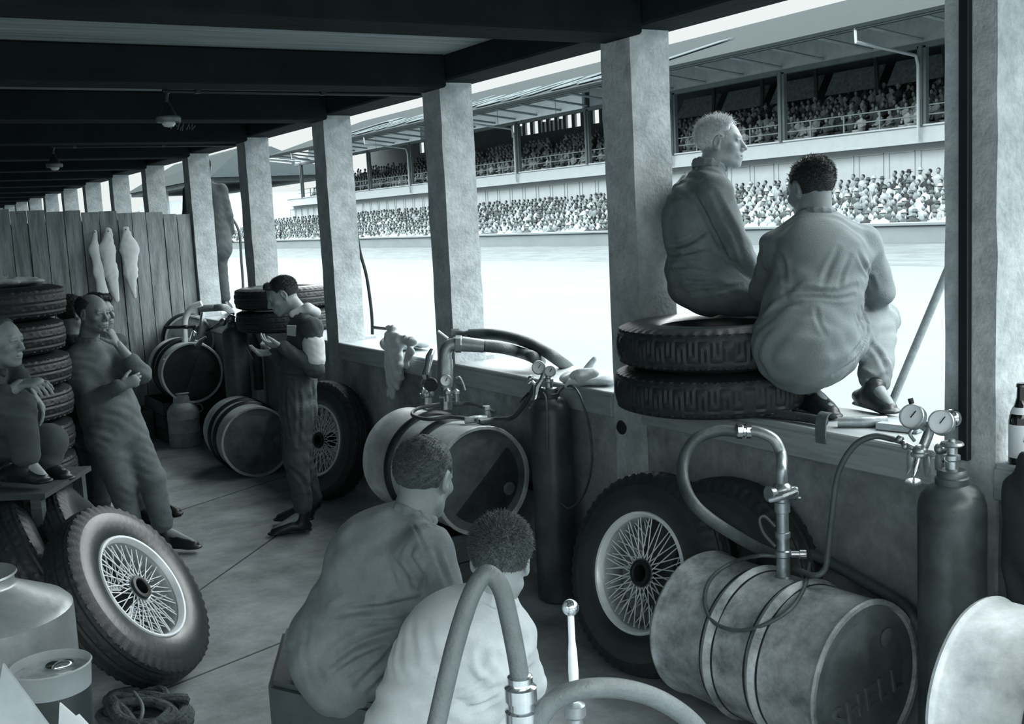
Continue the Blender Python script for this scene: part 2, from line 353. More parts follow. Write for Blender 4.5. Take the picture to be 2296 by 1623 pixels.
def person(label, J, cloth, skin, hairm, style, shoem=None, cat='person', res=.0075, hres=.0032, fold=.0035, sleeves=('long', 'long'),
           hands=True, collar=True, bulk=1.0, extra=None, torso=None, seed=1, legs=True, foldf=None, cname='coverall', faced=True):
    base = np.array(J['base'], float)
    hc, nk, ch, ws, pv = [np.array(J[k], float) for k in ('head', 'neck', 'chest', 'waist', 'pelvis')]
    tf = nrm(J['tf']); upv = nrm(nk-pv); tf = nrm(tf-upv*(tf@upv)); lat = np.cross(tf, upv)      # lat: the person's right
    hip = {s: pv+lat*.085*(1 if s == 'R' else -1)-upv*.03 for s in 'LR'}
    # --- body (skin)
    hq, Lh, Ah = head_prims(hc, J['hf'], J.get('hu', (0, 0, 1)), J.get('hs', 1.0), neck=nk)
    hv, hfc = sdf(hq, hres)
    bq = [cap(nk, ch, .06, .12, .05, tf, .7), cap(ch, ws, .13, .12, .05, tf, .7), cap(ws, pv, .12, .13, .05, tf, .75)]
    for s in 'LR':
        sh, el, wr = [np.array(J[k+s], float) for k in ('sh', 'el', 'wr')]
        bq += [cap(nk-upv*.03, sh, .05, .045, .05), cap(sh, el, .045, .036, .03), cap(el, wr, .038, .026, .02)]
        if legs:
            kn, an = [np.array(J[k+s], float) for k in ('kn', 'an')]
            bq += [cap(hip[s], kn, .075, .052, .04), cap(kn, an, .052, .034, .03)]
            if 'to'+s in J: bq += [cap(an, J['to'+s]-nrm(J['to'+s]-an)*.02, .032, .025, .02)]
    bv, bf = sdf(bq, .01)
    V_ = [hv, bv]; F_ = [hfc, bf+len(hv)]
    n = len(hv)+len(bv)
    for s in 'LR':
        if 'hd'+s in J:
            wr = np.array(J['wr'+s], float); o_ = J['hd'+s]
            a, f_ = sdf(hand_prims(wr, *o_), .0032); V_.append(a); F_.append(f_+n); n += len(a)
    root = bpy.data.objects.new('person', None)
    me = bpy.data.meshes.new('person'); v = np.concatenate(V_)-base; me.from_pydata(v.tolist(), [], np.concatenate(F_).tolist()); me.materials.append(skin); me.shade_smooth()
    root = bpy.data.objects.new('person', me); COL.objects.link(root); root.location = tuple(base); tag(root, label, cat)
    # --- clothes
    b = bulk
    q = [cap(nk-upv*.035, ch, .075*b, .15*b, .06, tf, .74), cap(ch, ws, .165*b, .148*b, .05, tf, .72), cap(ws, pv, .150*b, .165*b, .06, tf, .80)]
    if torso: q += torso(tf, upv, lat)
    for s in 'LR':
        sh, el, wr = [np.array(J[k+s], float) for k in ('sh', 'el', 'wr')]
        q += [cap(nk-upv*.045, sh, .058*b, .066*b, .05), cap(sh, el, .069*b, .056*b, .03)]
        sl = sleeves['LR'.index(s)]
        if sl == 'long': q += [cap(el, wr-nrm(wr-el)*.015, .055*b, .043, .025)]
        elif sl == 'rolled': q += [cap(el, el+(wr-el)*.42, .056*b, .053, .02)]
        if legs:
            kn, an = [np.array(J[k+s], float) for k in ('kn', 'an')]
            q += [cap(hip[s], kn, .105*b, .082*b, .05), cap(kn, an+(kn-an)*.14, .082*b, .066*b, .03)]
    q += (extra or [])
    v, fc = sdf(q, res, foldf or folds(fold, seed, .075, upv)); cov = mesh_obj(cname, v, fc, cloth, root, 180)
    if collar:
        cz = nrm(hc-nk+upv*.1); A = frame(cz); cq = []
        for i in range(14):
            t0 = 2*PI*i/14; t1 = 2*PI*(i+1)/14
            g = lambda t: nk+A@np.array([math.cos(t)*.070, math.sin(t)*.070, .016])
            cq.append(cap(g(t0), g(t1), .011, None, .004, cz, 1.9))
        v, fc = sdf(cq, .005, folds(.0015, seed+9, .03)); mesh_obj('collar', v, fc, cloth, root, 180)
    if hairm: hair_mesh('hair', hc, J['hf'], J.get('hu', (0, 0, 1)), hairm, root, style, J.get('hs', 1.0), seed=seed)
    if shoem and legs:
        for s in 'LR':
            if 'to'+s not in J: continue
            an = np.array(J['an'+s], float); to = np.array(J['to'+s], float); d = nrm(to-an); up2 = nrm(np.array(J.get('su', (0, 0, 1)), float))
            fl_ = to-up2*(up2@(to-an)); d = nrm(fl_-an) if np.linalg.norm(fl_-an) > .02 else d
            hl = to-d*.22
            sq = [cap(hl+up2*.02, to-d*.02, .036, .036, .02, up2, .8), cap(an-up2*.0, hl+d*.04+up2*.02, .044, .038, .03), cap(hl+d*.1+up2*.035, to-d*.06+up2*.01, .036, .034, .03),
                  cap(hl-up2*.012, to-d*.005-up2*.012, .036, .042, .006, up2, .3)]
            v, fc = sdf(sq, .005); mesh_obj('shoe', v, fc, shoem, root, 180)
    return root, dict(hip=hip, lat=lat, up=upv, tf=tf, L=Lh, A=Ah)

# ------------------------------------------------------------------ materials
m_floor = mat('concrete_floor', .37, .8, var=.42, scale=2.6, bump=.25, spots=.42, bscale=40)
m_wall = mat('rough_concrete', .38, .85, var=.5, scale=3.5, bump=.6, spots=.5, bscale=30)
m_pill = mat('pillar_concrete', .45, .85, var=.3, scale=9, bump=.6, bscale=45)
m_ceil = mat('ceiling_boards', .27, .8, var=.45, scale=3, bump=.4, stretch=(.25, 6, 6), spots=.2)
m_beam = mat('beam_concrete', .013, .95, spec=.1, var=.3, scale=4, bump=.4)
m_ledge = mat('ledge_timber', .34, .6, var=.22, scale=5, bump=.3, stretch=(6, .5, 6))
m_plank = mat('plank_wood', .30, .8, var=.55, scale=3, bump=.4, stretch=(5, 5, .6), spots=.2)
m_road = mat('road_concrete', .085, .9, var=.10, scale=.5, bump=.05, stretch=(1, .3, 1))
m_grass = mat('grass_verge', .075, .95, var=.35, scale=2, bump=.3, stretch=(1, .3, 1))
m_white = mat('white_paint', .36, .7, var=.06, scale=2, bump=.05)
m_cream = mat('stand_concrete', .16, .8, var=.12, scale=1, bump=.1, stretch=(1, .4, 1))
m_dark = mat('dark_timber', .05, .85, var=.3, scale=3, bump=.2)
m_roof = mat('roofing_felt', .021, .95, spec=.05, var=.08, scale=1.2, bump=.1)
m_roofu = mat('roof_underside', .035, .85, var=.2, scale=1.2, bump=.1)
m_post = mat('stand_post', .09, .8, var=.2, scale=2, bump=.1)
m_black = mat('black_iron', .018, .45, metal=.3, var=.3, scale=12, bump=.1)
XW = 3.19; ZC = 1.14; PY0 = .39; STEP = 1.893; PWY = .233; PWX = .22
PYS = [PY0+STEP*i for i in range(-4, 22)]
# ------------------------------------------------------------------ pit building
mb = MB().box((-3.6, -9, -.2), (XW+.02, 45, 0)); struct('floor', mb, m_floor)
mb = MB()
for y in np.arange(ROOF_Y, 45, .31): mb.box((-3.6, y, 2.995), (XW+.3, y+.306, 3.06))
struct('ceiling', mb, m_ceil)
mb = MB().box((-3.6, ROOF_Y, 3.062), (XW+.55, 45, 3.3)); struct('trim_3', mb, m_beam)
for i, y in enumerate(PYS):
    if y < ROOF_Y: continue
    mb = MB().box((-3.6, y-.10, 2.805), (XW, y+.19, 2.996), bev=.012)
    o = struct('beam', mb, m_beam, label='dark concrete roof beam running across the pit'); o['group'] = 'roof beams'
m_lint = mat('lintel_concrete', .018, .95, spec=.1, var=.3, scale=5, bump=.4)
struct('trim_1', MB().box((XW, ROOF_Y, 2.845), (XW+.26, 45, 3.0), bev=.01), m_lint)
for i, y in enumerate(PYS):
    if y < ROOF_Y-.5: continue
    mb = MB(); n = 22
    # cast pillar with slightly chipped arrises
    r = random.Random(i); vs = []; fs = []
    for k in range(n+1):
        z = (2.85*k/n); pw = PWY-(.035 if i == 5 else 0); c = [(XW, y), (XW+PWX, y), (XW+PWX, y+pw), (XW, y+pw)]
        for (a, b) in c: vs.append((a+r.uniform(-.003, .003), b+r.uniform(-.003, .003), z))
    for k in range(n):
        for j in range(4): fs.append((k*4+j, k*4+(j+1) % 4, (k+1)*4+(j+1) % 4, (k+1)*4+j))
    mb.add(vs, fs)
    o = struct('pillar', mb, m_pill, 40, 'square concrete pillar standing in the pit counter'); o['group'] = 'pit pillars'
# counter wall and timber ledge, split by the pillars
for i in range(len(PYS)-1):
    a, b = PYS[i]+PWY, PYS[i+1]
    struct('wall_counter', MB().box((XW+.015, a, -.1), (XW+.16, b, ZC-.05)), m_wall)
    struct('trim_2', MB().box((XW-.012, a+.004, ZC-.045), (XW+.42, b-.004, ZC), bev=.006).box((XW-.02, a+.002, ZC-.125), (XW+.02, b-.002, ZC-.02), bev=.005), m_ledge)
# timber partition between the pits
mb = MB(); r = random.Random(4); x = XW-.02; k = 0
while x > .6:
    wd = r.uniform(.13, .18); zt = 2.235+.062*(XW-x)+r.uniform(-.012, .012); y = 11.79+r.uniform(-.006, .006); s = 0
    mb.hexa([(x-wd+.010, y, 0), (x, y, 0), (x, y+.025, 0), (x-wd+.010, y+.025, 0), (x-wd+.008, y, zt), (x, y, zt), (x, y+.025, zt), (x-wd+.008, y+.025, zt)])
    x -= wd
mb.box((.6, 11.835, 0), (XW-.02, 11.85, 2.2)).box((.6, 11.86, .5), (XW-.03, 11.9, .6)).box((.6, 11.82, 1.9), (XW-.03, 11.87, 2.0))
struct('wall_partition', mb, m_plank)
struct('wall_left', MB().box((-3.8, 2.6, 0), (-3.6, 45, 3.3)), m_wall)
struct('wall_end', MB().box((-3.6, 44.8, 0), (XW+.3, 45, 3.3)), m_wall)
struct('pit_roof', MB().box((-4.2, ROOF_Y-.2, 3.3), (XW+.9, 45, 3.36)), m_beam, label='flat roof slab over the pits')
# rear pits: dark partitions further back
struct('wall_partition_far', MB().box((-3.6, 19.5, 0), (XW-.3, 19.56, 2.1)), m_plank)

# ------------------------------------------------------------------ track and grandstand
struct('ground_pit_lane', MB().box((XW+.16, -60, -.2), (27.08, 260, -.004)), m_road)
mb = MB(); mb.hexa([(27.08, -60, -.3), (33, -60, -.3), (33, 260, -.3), (27.08, 260, -.3), (27.08, -60, 0), (33, -60, .38), (33, 260, .38), (27.08, 260, 0)])
struct('ground_verge', mb, m_grass)
struct('ground_field', MB().box((33, -60, -.4), (220, 300, .1)), m_grass)
mb = MB(); mb.box((33, 8, -.2), (33.3, 150, 1.0), bev=.03).box((32.9, 8, 1.0), (33.4, 150, 1.12), bev=.02)
gs = thing('grandstand', 'long covered two-tier grandstand across the track with lettering on its sloping roof', 'grandstand', (40, 60, 0))
mb.build('front_wall', m_cream, gs)
YA, YB = 14., 108.
rows = [(33.6+.78*i, .55+.235*i) for i in range(8)]
mb = MB()
for i, (x_, z_) in enumerate(rows): mb.box((x_, 10, -.2), (x_+.78, 130, z_), None, None)
mb.build('lower_terrace', m_cream, gs)
mb = MB().box((40.55, YA, 0), (40.75, 112, 4.3))
for y in np.arange(YA, 112, 1.72):
    for a, b, c_, d_ in ((y+.14, y+.18, 2.9, 4.0), (y+1.54, y+1.58, 2.9, 4.0)): mb.box((40.50, a, c_), (40.56, b, d_))
    mb.box((40.50, y+.14, 3.98), (40.56, y+1.58, 4.03))
mb.build('panelled_wall', m_white, gs)
mb = MB().box((39.9, YA, 4.28), (40.7, 111, 4.62)).box((39.95, YA, 4.62), (40.1, 111, 5.02), None, None).box((39.88, YA, 4.98), (40.15, 111, 5.05))
mb.build('balcony_front', m_white, gs)
mb = MB()
for z in (5.45, 5.85): mb.tube([(40.1, YA, z), (40.1, YB, z)], .035, 5)
for y in np.arange(YA, YB, 2.06): mb.box((40.07, y-.03, 5.0), (40.13, y+.03, 5.87))
mb.build('railing', m_cream, gs)
rows2 = [(40.7+.8*i, 5.0+.3*i) for i in range(9)]
mb = MB()
for i, (x_, z_) in enumerate(rows2): mb.box((x_, YA, z_-.5), (x_+.82, YB, z_))
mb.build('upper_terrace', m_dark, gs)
# back wall with window openings
ZB0, ZB1 = 8.5, 9.7
XB = 48.2
mb = MB().box((XB, YA, 4), (XB+.2, YB, ZB0)).box((XB, YA, ZB1), (XB+.2, YB, 12.6))
def solid(a, b): mb.box((XB, a, ZB0), (XB+.2, b, ZB1))
solid(YA, 62.0)
y = 62.0
while y < 79.5:
    mb.box((XB, y, ZB0), (XB+.2, y+.42, ZB1)); y += 1.18
    if RNG.rand() < .3: mb.box((XB, y-.5, ZB0), (XB+.2, y-.2, ZB1-.4))
solid(79.5, 95.5); solid(96.4, YB)
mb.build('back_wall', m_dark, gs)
MATS.pop('x', None)
# roof: sloping top with an eave, dark soffit
mb = MB()
mb.hexa([(36, YA, 8.88), (36, YB-3.4, 8.88), (47.2, YB-1, 12.38), (47.2, YA, 12.38), (36, YA, 9.02), (36, YB-3.4, 9.02), (47.2, YB-1, 12.55), (47.2, YA, 12.55)])
mb.build('roof', m_roof, gs)
mb = MB().box((36.05, YA, 8.82), (36.25, YB-3.5, 8.9)); 
mb.hexa([(36.2, YA, 8.80), (36.2, YB-3.6, 8.80), (48.3, YB-1.2, 12.55), (48.3, YA, 12.55), (36.2, YA, 8.87), (36.2, YB-3.6, 8.87), (48.3, YB-1.2, 12.62), (48.3, YA, 12.62)])
mb.build('soffit', m_roofu, gs)
mb = MB().box((39.9, YA, 8.22), (40.2, YB, 8.42)); mb.build('front_beam', m_post, gs)
posts = [32.2+8.25*k for k in range(-2, 10)]
m_glaz = mat('glazing_sky_white', .9, .6, var=.05, scale=2, bump=0)  # white colour stands in for sky light shining through the panels
m_panel = mat('canopy_board', .28, .8, var=.15, scale=1.5, bump=.05)
# boards closing the front under the eave, white panels for sky light further along
mb = MB(); mb2 = MB()
mb.box((39.98, YA, 8.4), (40.05, 55.2, 9.72)); mb.box((39.98, 75.4, 8.4), (40.05, 79.5, 9.5)); mb.box((39.98, YB-4, 8.4), (40.05, YB, 9.0))
for a, b in ((57.2, 60.2), (60.2, 67.5), (67.5, 75.4), (79.5, 88.), (88., 96.), (98, 104)): MB().box((39.9, a+.1, 8.42), (39.95, b, 9.35)).build('fascia_glazing', m_glaz, gs); mb.box((39.96, a-.05, 8.4), (40.06, a+.15, 9.6))
mb.box((39.98, 55.2, 8.4), (40.05, 56.6, 9.72))
for a, b in ((56.6, 75.4), (79.5, 104)): mb.box((39.97, a, 9.35), (40.06, b, 9.75))
mb.build('fascia_board', m_panel, gs)
for y in posts:
    if y > YB: continue
    MB().box((39.9, y-.22, 5.0), (40.1, y+.22, 8.3)).box((39.8, y-.08, 5), (39.9, y+.08, 8.3)).build('post', m_post, gs)
    for yy in (y-2.7, y, y+2.7):
        MB().tube([(40, yy, 8.55), (36.6, yy, 8.95)], .07, 6).build('strut', m_panel, gs)
    if int(round((y-32.2)/8.25)) % 2 == 0:
        MB().tube([(36.1, y+.15, 8.95), (36.12, y+.15, 8.35), (39.6, y+.05, 7.9), (39.75, y+.05, 7.5), (39.75, y+.05, 4.4)], .07, 6).build('downpipe', m_white, gs)
# slanted boxes of the rear gallery
m_gal = mat('gallery_front', .12, .8, var=.5, scale=5, bump=.1)
mb = MB()
for y in np.arange(27, 53, 4.1): mb.hexa([(45.5, y+.3, 7.55), (45.5, y+3.6, 7.55), (45.7, y+3.6, 7.55), (45.7, y+.3, 7.55), (46.2, y+.3, 8.75), (46.2, y+3.6, 8.75), (46.4, y+3.6, 8.75), (46.4, y+.3, 8.75)])
mb.build('gallery', m_gal, gs)
for y in np.arange(26.9, 56, 4.1): MB().tube([(45.3, y, 7.2), (46.5, y+1.2, 9.6)], .12, 5).build('gallery_brace', m_dark, gs)
# lettering painted on the roof slope
cu = bpy.data.curves.new('t', 'FONT'); cu.body = 'Continental'; cu.size = 7.2; cu.shear = .5; cu.extrude = .02; cu.offset = .2; cu.space_character = 1.14
to = bpy.data.objects.new('t', cu); COL.objects.link(to); dg = bpy.context.evaluated_depsgraph_get(); dg.update()
tm = bpy.data.meshes.new_from_object(to.evaluated_get(dg)); bpy.data.objects.remove(to)
tv = np.array([v.co[:] for v in tm.vertices]); tv[:, 0] -= tv[:, 0].min(); L_ = tv[:, 0].max(); tv[:, 0] *= 46.5/L_
sl = nrm((11.2, 0, 3.53)); nn = nrm(np.cross((0, -1, 0), sl)); nn = nn*(1 if nn[2] > 0 else -1)
wv = np.array([np.array((36.75, 91.5, 9.28))+np.array((0, -1, 0))*q[0]+sl*(q[1]*.92)+nn*(q[2]+.05) for q in tv])
m_let = mat('roof_letter_paint', .075, .95, spec=.05, var=.04, scale=1, bump=0)
mesh_obj('roof_lettering', wv, [tuple(p.vertices) for p in tm.polygons], m_let, gs, 0)
# a building past the end of the stand
bd = thing('building', 'small pale building with a hipped roof past the far end of the grandstand', 'building', (46, 150, 0))
def hip(mbx, x0, x1, y0, y1, z0, z1, ins):
    v = [(x0, y0, z0), (x1, y0, z0), (x1, y1, z0), (x0, y1, z0), (x0+ins, y0+ins, z1), (x1-ins, y0+ins, z1), (x1-ins, y1-ins, z1), (x0+ins, y1-ins, z1)]
    mbx.hexa(v)
MB().box((38, 128, 0), (50, 168, 6.4)).build('walls', m_white, bd); mb = MB(); hip(mb, 36.5, 52, 126, 170, 8.2, 12, 6); mb.build('roof', m_roof, bd)
mb = MB().box((37.2, 127, 7.7), (51, 169, 8.3)); mb.build('cornice', m_post, bd)
for y in (129, 140, 151, 162): MB().box((37.6, y, 4.), (38, y+1, 7.8)).build('column', m_white, bd)
# a distant tree line that closes the track
mb = MB(); r = random.Random(9)
for k in range(60):
    y = 215+r.uniform(0, 25); mb.ball((-10+k*2.2, y, r.uniform(1.5, 4)), (3, 3, r.uniform(3, 5)), 8, 6)
o = mb.build('distant_trees', mat('foliage', .05, .9, var=.5, scale=.6, bump=.5), None, 180); tag(o, 'row of distant trees closing the end of the straight', 'trees', kind='stuff')

# ------------------------------------------------------------------ crowd
m_sk = mat('crowd_skin', .20, .8, var=.1, bump=0)
m_cr = [mat('crowd_cloth_%d' % i, v, .85, var=.08, bump=0) for i, v in enumerate((.32, .22, .14, .05, .016, .27))]
def spect(kind, hat):
    mb = MB()
    mb.lathe([(.10, 0), (.19, .02), (.21, .25), (.23, .48), (.20, .58), (.07, .64), (.055, .70)], 8)
    v = np.concatenate(mb.v); v[:, 0] *= .7; mb.v = [v]
    mb.box((-.45, -.19, -.02), (.02, .19, .14))
    for s in (-1, 1): mb.tube([(0, s*.21, .55), (-.08, s*.28, .32), (-.28, s*.14, .2+.1*kind)], .055, 5)
    nb = len(mb.f); mb.ball((-.02, 0, .79), (.095, .08, .12), 8, 6); nh = len(mb.f)
    mb.ball((.02, 0, .84), (.10, .092, .10), 8, 5)
    if hat: mb.lathe([(.16, .86), (.165, .875), (.09, .89), (.085, .96), (.03, .98)], 8)
    return np.concatenate(mb.v), mb.f, nb, nh
SP = [spect(0, 0), spect(1, 1), spect(.5, 0)]
spm = {}
def sp_mesh(k, c):
    if (k, c) in spm: return spm[(k, c)]
    v, f, nb, nh = SP[k]; me = bpy.data.meshes.new('spectator'); me.from_pydata(v.tolist(), [], f)
    hairc = m_cr[4] if k != 1 else m_cr[[0, 3, 4][c % 3]]
    for q in (m_cr[c], m_sk, hairc): me.materials.append(q)
    me.polygons.foreach_set('material_index', [0 if i < nb else (1 if i < nh else 2) for i in range(len(f))]); me.shade_smooth()
    spm[(k, c)] = me; return me
seats = []
for ri, (x_, z_) in enumerate(rows):
    y = 18+RNG.rand()
    while y < 118:
        y += RNG.uniform(.40, .62)
        if RNG.rand() < .93: seats.append((x_+.35+RNG.uniform(-.1, .1), y, z_+RNG.uniform(0, .08), RNG.randint(3), RNG.choice(6, p=[.30, .20, .14, .16, .12, .08]), RNG.uniform(-.5, .5), 'L', ri))
for ri, (x_, z_) in enumerate(rows2[:7]):
    y = 20+RNG.rand()
    while y < 106:
        y += RNG.uniform(.42, .72)
        if RNG.rand() < .92-.06*ri: seats.append((x_+.4, y, z_+RNG.uniform(0, .08), RNG.randint(3), RNG.choice(6, p=[.24, .18, .18, .16, .16, .08]), RNG.uniform(-.5, .5), 'U', ri))
def seen(s):
    x, y, d = PX((s[0], s[1], s[2]+.6))
    if not (8 < x < 2290 and 0 < y < 1600): return False
    if 1490 < x < 2118: return not ((1570 < x < 1665 and y > 255) or (1480 < x < 1660 and y > 385) or (1770 < x < 1868 and y > 372) or (1700 < x < 1960 and y > 490))
    return any(a < x < b for a, b in ((1062, 1346), (808, 942)))
vis = sorted([s for s in seats if seen(s)], key=lambda s: PX(s[:3])[2]); near = set(id(s) for s in vis[:300])
ORD = ['front', 'second', 'third', 'fourth', 'fifth', 'sixth', 'seventh', 'eighth', 'ninth']
names = ['white', 'pale grey', 'mid grey', 'dark grey', 'black', 'off-white']
rest = {}
for s in seats:
    if id(s) in near:
        o = bpy.data.objects.new('spectator', sp_mesh(s[3], s[4])); COL.objects.link(o); o.location = s[:3]; o.rotation_euler = (0, 0, s[5])
        hd_ = ['bare-headed', 'hatted', 'dark-haired'][s[3]]; rw = ORD[s[7]]; nm = names[s[4]]
        if s[6] == 'L': tag(o, '%s spectator in %s in the %s row of the open lower tier' % (hd_, nm, rw), 'person', '%s spectators in %s in the %s row of the lower tier' % (hd_, nm, rw))
        else: tag(o, '%s spectator in %s in the %s row of the covered balcony' % (hd_, nm, rw), 'person', '%s spectators in %s in the %s balcony row' % (hd_, nm, rw))
    else: rest.setdefault(s[4], []).append(s)
mb = MB(); mi = []
for c, L_ in rest.items():
    for s in L_:
        v, f, nb, nh = SP[s[3]]; a = s[5]; R2 = np.array([[math.cos(a), -math.sin(a), 0], [math.sin(a), math.cos(a), 0], [0, 0, 1]])
        mb.add(v@R2.T+np.array(s[:3]), f); mi += [c if i < nb else (6 if i < nh else (4 if s[3] != 1 else 3)) for i in range(len(f))]
o = mb.build('crowd', m_cr+[m_sk], None, 180); o.data.polygons.foreach_set('material_index', mi)
tag(o, 'dense crowd of spectators filling the two tiers of the grandstand', 'crowd', kind='stuff')

# ================================================================== equipment
m_rub = mat('tyre_rubber', .016, .55, var=.25, scale=20, bump=.15)
m_rubw = mat('tyre_sidewall', .032, .33, var=.3, scale=8, bump=.1, spec=.6)
m_rim = mat('rim_silver', .78, .3, metal=.15, var=.12, scale=10, bump=.03)
m_rimd = mat('rim_barrel', .42, .35, metal=.15, var=.3, scale=10, bump=.03)
m_spoke = mat('spoke_steel', .80, .3, metal=.1, var=.1, scale=10, bump=0)
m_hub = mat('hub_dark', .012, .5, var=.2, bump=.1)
m_steel = mat('worn_steel', .36, .38, metal=.75, var=.3, scale=14, bump=.1)
m_chrome = mat('bright_metal', .72, .16, metal=.95, var=.1, scale=12, bump=.03)
m_brass = mat('dull_brass', .38, .32, metal=.85, var=.3, scale=20, bump=.08)
m_hose = mat('hose_rubber', .06, .5, var=.3, scale=10, bump=.25, bscale=90)
m_hose2 = mat('grey_hose', .11, .55, var=.2, scale=12, bump=.3, bscale=120)
m_drumd = mat('drum_galvanised', .36, .5, metal=.1, var=.6, scale=9, bump=.15, spots=.35)
m_druml = mat('drum_light', .5, .5, metal=.1, var=.3, scale=8, bump=.12, spots=.25)
m_drume = mat('drum_end', .15, .55, metal=.2, var=.4, scale=7, bump=.12, spots=.3)
m_cyl = mat('gas_bottle_paint', .085, .38, metal=.2, var=.5, scale=7, bump=.08, spots=.4)
m_wood = mat('crate_wood', .06, .7, var=.4, scale=4, bump=.3, stretch=(1, 1, 5))
m_tin = mat('tinned_metal', .5, .35, metal=.6, var=.25, scale=6, bump=.1, spots=.25)
m_glass = mat('bottle_glass', .006, .08, var=.1, bump=0, spec=.8)
m_paper = mat('label_paper', .6, .7, var=.06, bump=.05)
m_rag = mat('rag_cloth', .6, .95, var=.2, scale=9, bump=.3)
m_face = mat('dial_face', .7, .4, var=.03, bump=0)

TR, TW, RR = .445, .185, .246        # tyre radius, width, bead radius
KEY = {}
def tyre_data(key=False):
    seg = 224
    half = []      # profile across, from bead to bead: (r, z, zone)
    prof = [(RR, -.062, 0), (RR+.004, -.072, 0), (RR+.03, -.086, 0), (RR+.065, -.094, 0), (RR+.095, -.096, 0), (RR+.135, -.091, 0), (RR+.152, -.086, 1), (RR+.172, -.080, 2), (RR+.188, -.073, 2)]
    n = 13
    for i in range(n):
        z = -.068+.136*i/(n-1); prof.append((TR-.012*(abs(z)/.068)**2.4, z, 3))
    prof += [(a, -b, c) for a, b, c in prof[:9][::-1]]
    prof += [(RR-.004, .04, 0), (RR-.006, 0, 0), (RR-.004, -.04, 0)]
    N = len(prof); a = np.arange(seg)*2*PI/seg; v = np.zeros((N, seg, 3)); row = 0
    for k, (r_, z, zone) in enumerate(prof):
        rr = np.full(seg, r_); zz = np.full(seg, z)
        j = np.arange(seg)
        if zone == 2: rr -= .009*((j % 4) < 2)
        if zone == 1: rr -= .004*((j % 4) < 2)
        if zone == 3:
            t = row; c = j % 8
            if key:
                g = ((c == 0) & (t >= 2) & (t <= 10)) | ((c == 4) & (t >= 2) & (t <= 10)) | ((t == 10) & (c <= 4)) | ((t == 2) & ((c >= 4) | (c == 0))) | ((c == 2) & (t >= 2) & (t <= 7)) | ((c == 6) & (t >= 5) & (t <= 10))
                g = g | ((t in (0, 12)) & (c % 2 == 0))
            else:
                g = ((t in (2, 6, 10)) & (j >= 0)) | ((t % 4 == 0) & (j % 3 == 0)) | ((t in (3, 4, 8, 9)) & ((j+t) % 4 == 0))
            rr -= .0055*g; row += 1
        v[k, :, 0] = rr*np.cos(a); v[k, :, 1] = rr*np.sin(a); v[k, :, 2] = zz
    f = [(i*seg+j, i*seg+(j+1) % seg, ((i+1) % N)*seg+(j+1) % seg, ((i+1) % N)*seg+j) for i in range(N) for j in range(seg)]
    mi = [1 if (prof[i][2] == 0) else 0 for i in range(N) for j in range(seg)]
    me = bpy.data.meshes.new('tyre'); me.from_pydata(v.reshape(-1, 3).tolist(), [], f); me.materials.append(m_rub); me.materials.append(m_rubw)
    me.polygons.foreach_set('material_index', mi); me.shade_smooth(); me.set_sharp_from_angle(angle=math.radians(30)); return me
TY = tyre_data(False); TYK = tyre_data(True)
def tyre(label, M3, loc, key=False, group=None):
    o = bpy.data.objects.new('tyre', TYK if key else TY); COL.objects.link(o); place(o, M3, loc); tag(o, label, 'tyre', group); return o
def local(me_mb, name, m, parent, smooth=35):
    v = np.concatenate(me_mb.v); me = bpy.data.meshes.new(name); me.from_pydata(v.tolist(), [], me_mb.f); me.materials.append(m)
    me.shade_smooth(); me.set_sharp_from_angle(angle=math.radians(smooth)); o = bpy.data.objects.new(name, me); COL.objects.link(o); o.parent = parent; return o
SPK = {}
def wheel(label, M3, loc, key=False, group=None):
    """wire wheel, outer face along the third column"""
    t = thing('wire_wheel', label, 'wheel', (0, 0, 0), group)
    o = bpy.data.objects.new('tyre', TYK if key else TY); COL.objects.link(o); o.parent = t
    rp = [(RR+.004, .062), (RR, .060), (RR-.006, .052), (RR-.010, .035), (RR-.014, 0), (RR-.010, -.045), (RR-.004, -.066), (RR+.004, -.078), (RR+.012, -.086), (RR+.018, -.080), (RR, -.055), (RR-.004, -.03), (RR-.006, 0), (RR-.004, .03), (RR+.004, .052)]
    rm_ = local(MB().lathe(rp, 72, close=True), 'rim', m_rimd, t)
    local(MB().lathe([(RR+.016, .072), (RR+.020, .080), (RR+.016, .087), (RR+.006, .086), (RR-.002, .074), (RR-.006, .060), (RR-.001, .056), (RR+.008, .066)], 72, close=True), 'rim_lip', m_rim, rm_)
    hb = MB().lathe([(.036, .072), (.042, .076), (.055, .074), (.058, .060), (.046, .030), (.040, .0), (.044, -.05), (.062, -.070), (.066, -.078), (.060, -.085), (.032, -.085), (.030, -.02)], 36, close=True)
    hub = local(hb, 'hub', m_hub, t)
    local(MB().lathe([(.058, .062), (.063, .064), (.063, .054), (.058, .052)], 36, close=True), 'hub_ring', m_steel, hub)
    local(MB().lathe([(.061, -.082), (.082, -.076), (.088, -.066), (.084, -.058), (.060, -.060)], 36, close=True), 'inner_flange', m_rim, hub)
    if not SPK:
        for kk, (rh, zh, rz, zr, tw) in enumerate(((.047, .058, RR-.008, .050, .42), (.047, .050, RR-.009, .042, -.42), (.074, -.060, RR-.012, .020, .55), (.074, -.056, RR-.013, .0, -.55))):
            a, b = np.array((rh, 0, zh)), np.array((rz*math.cos(tw), rz*math.sin(tw), zr)); SPK[kk] = MB().tube([a, b], .0027, 6)
    for kk in range(4):
        first = None
        for i in range(22):
            if first is None: first = local(SPK[kk], 'spoke', m_spoke, t, 80); s_ = first
            else: s_ = bpy.data.objects.new('spoke', first.data); COL.objects.link(s_); s_.parent = t
            s_.rotation_euler = (0, 0, 2*PI*(i+.25*kk)/22)
    place(t, M3, loc); return t
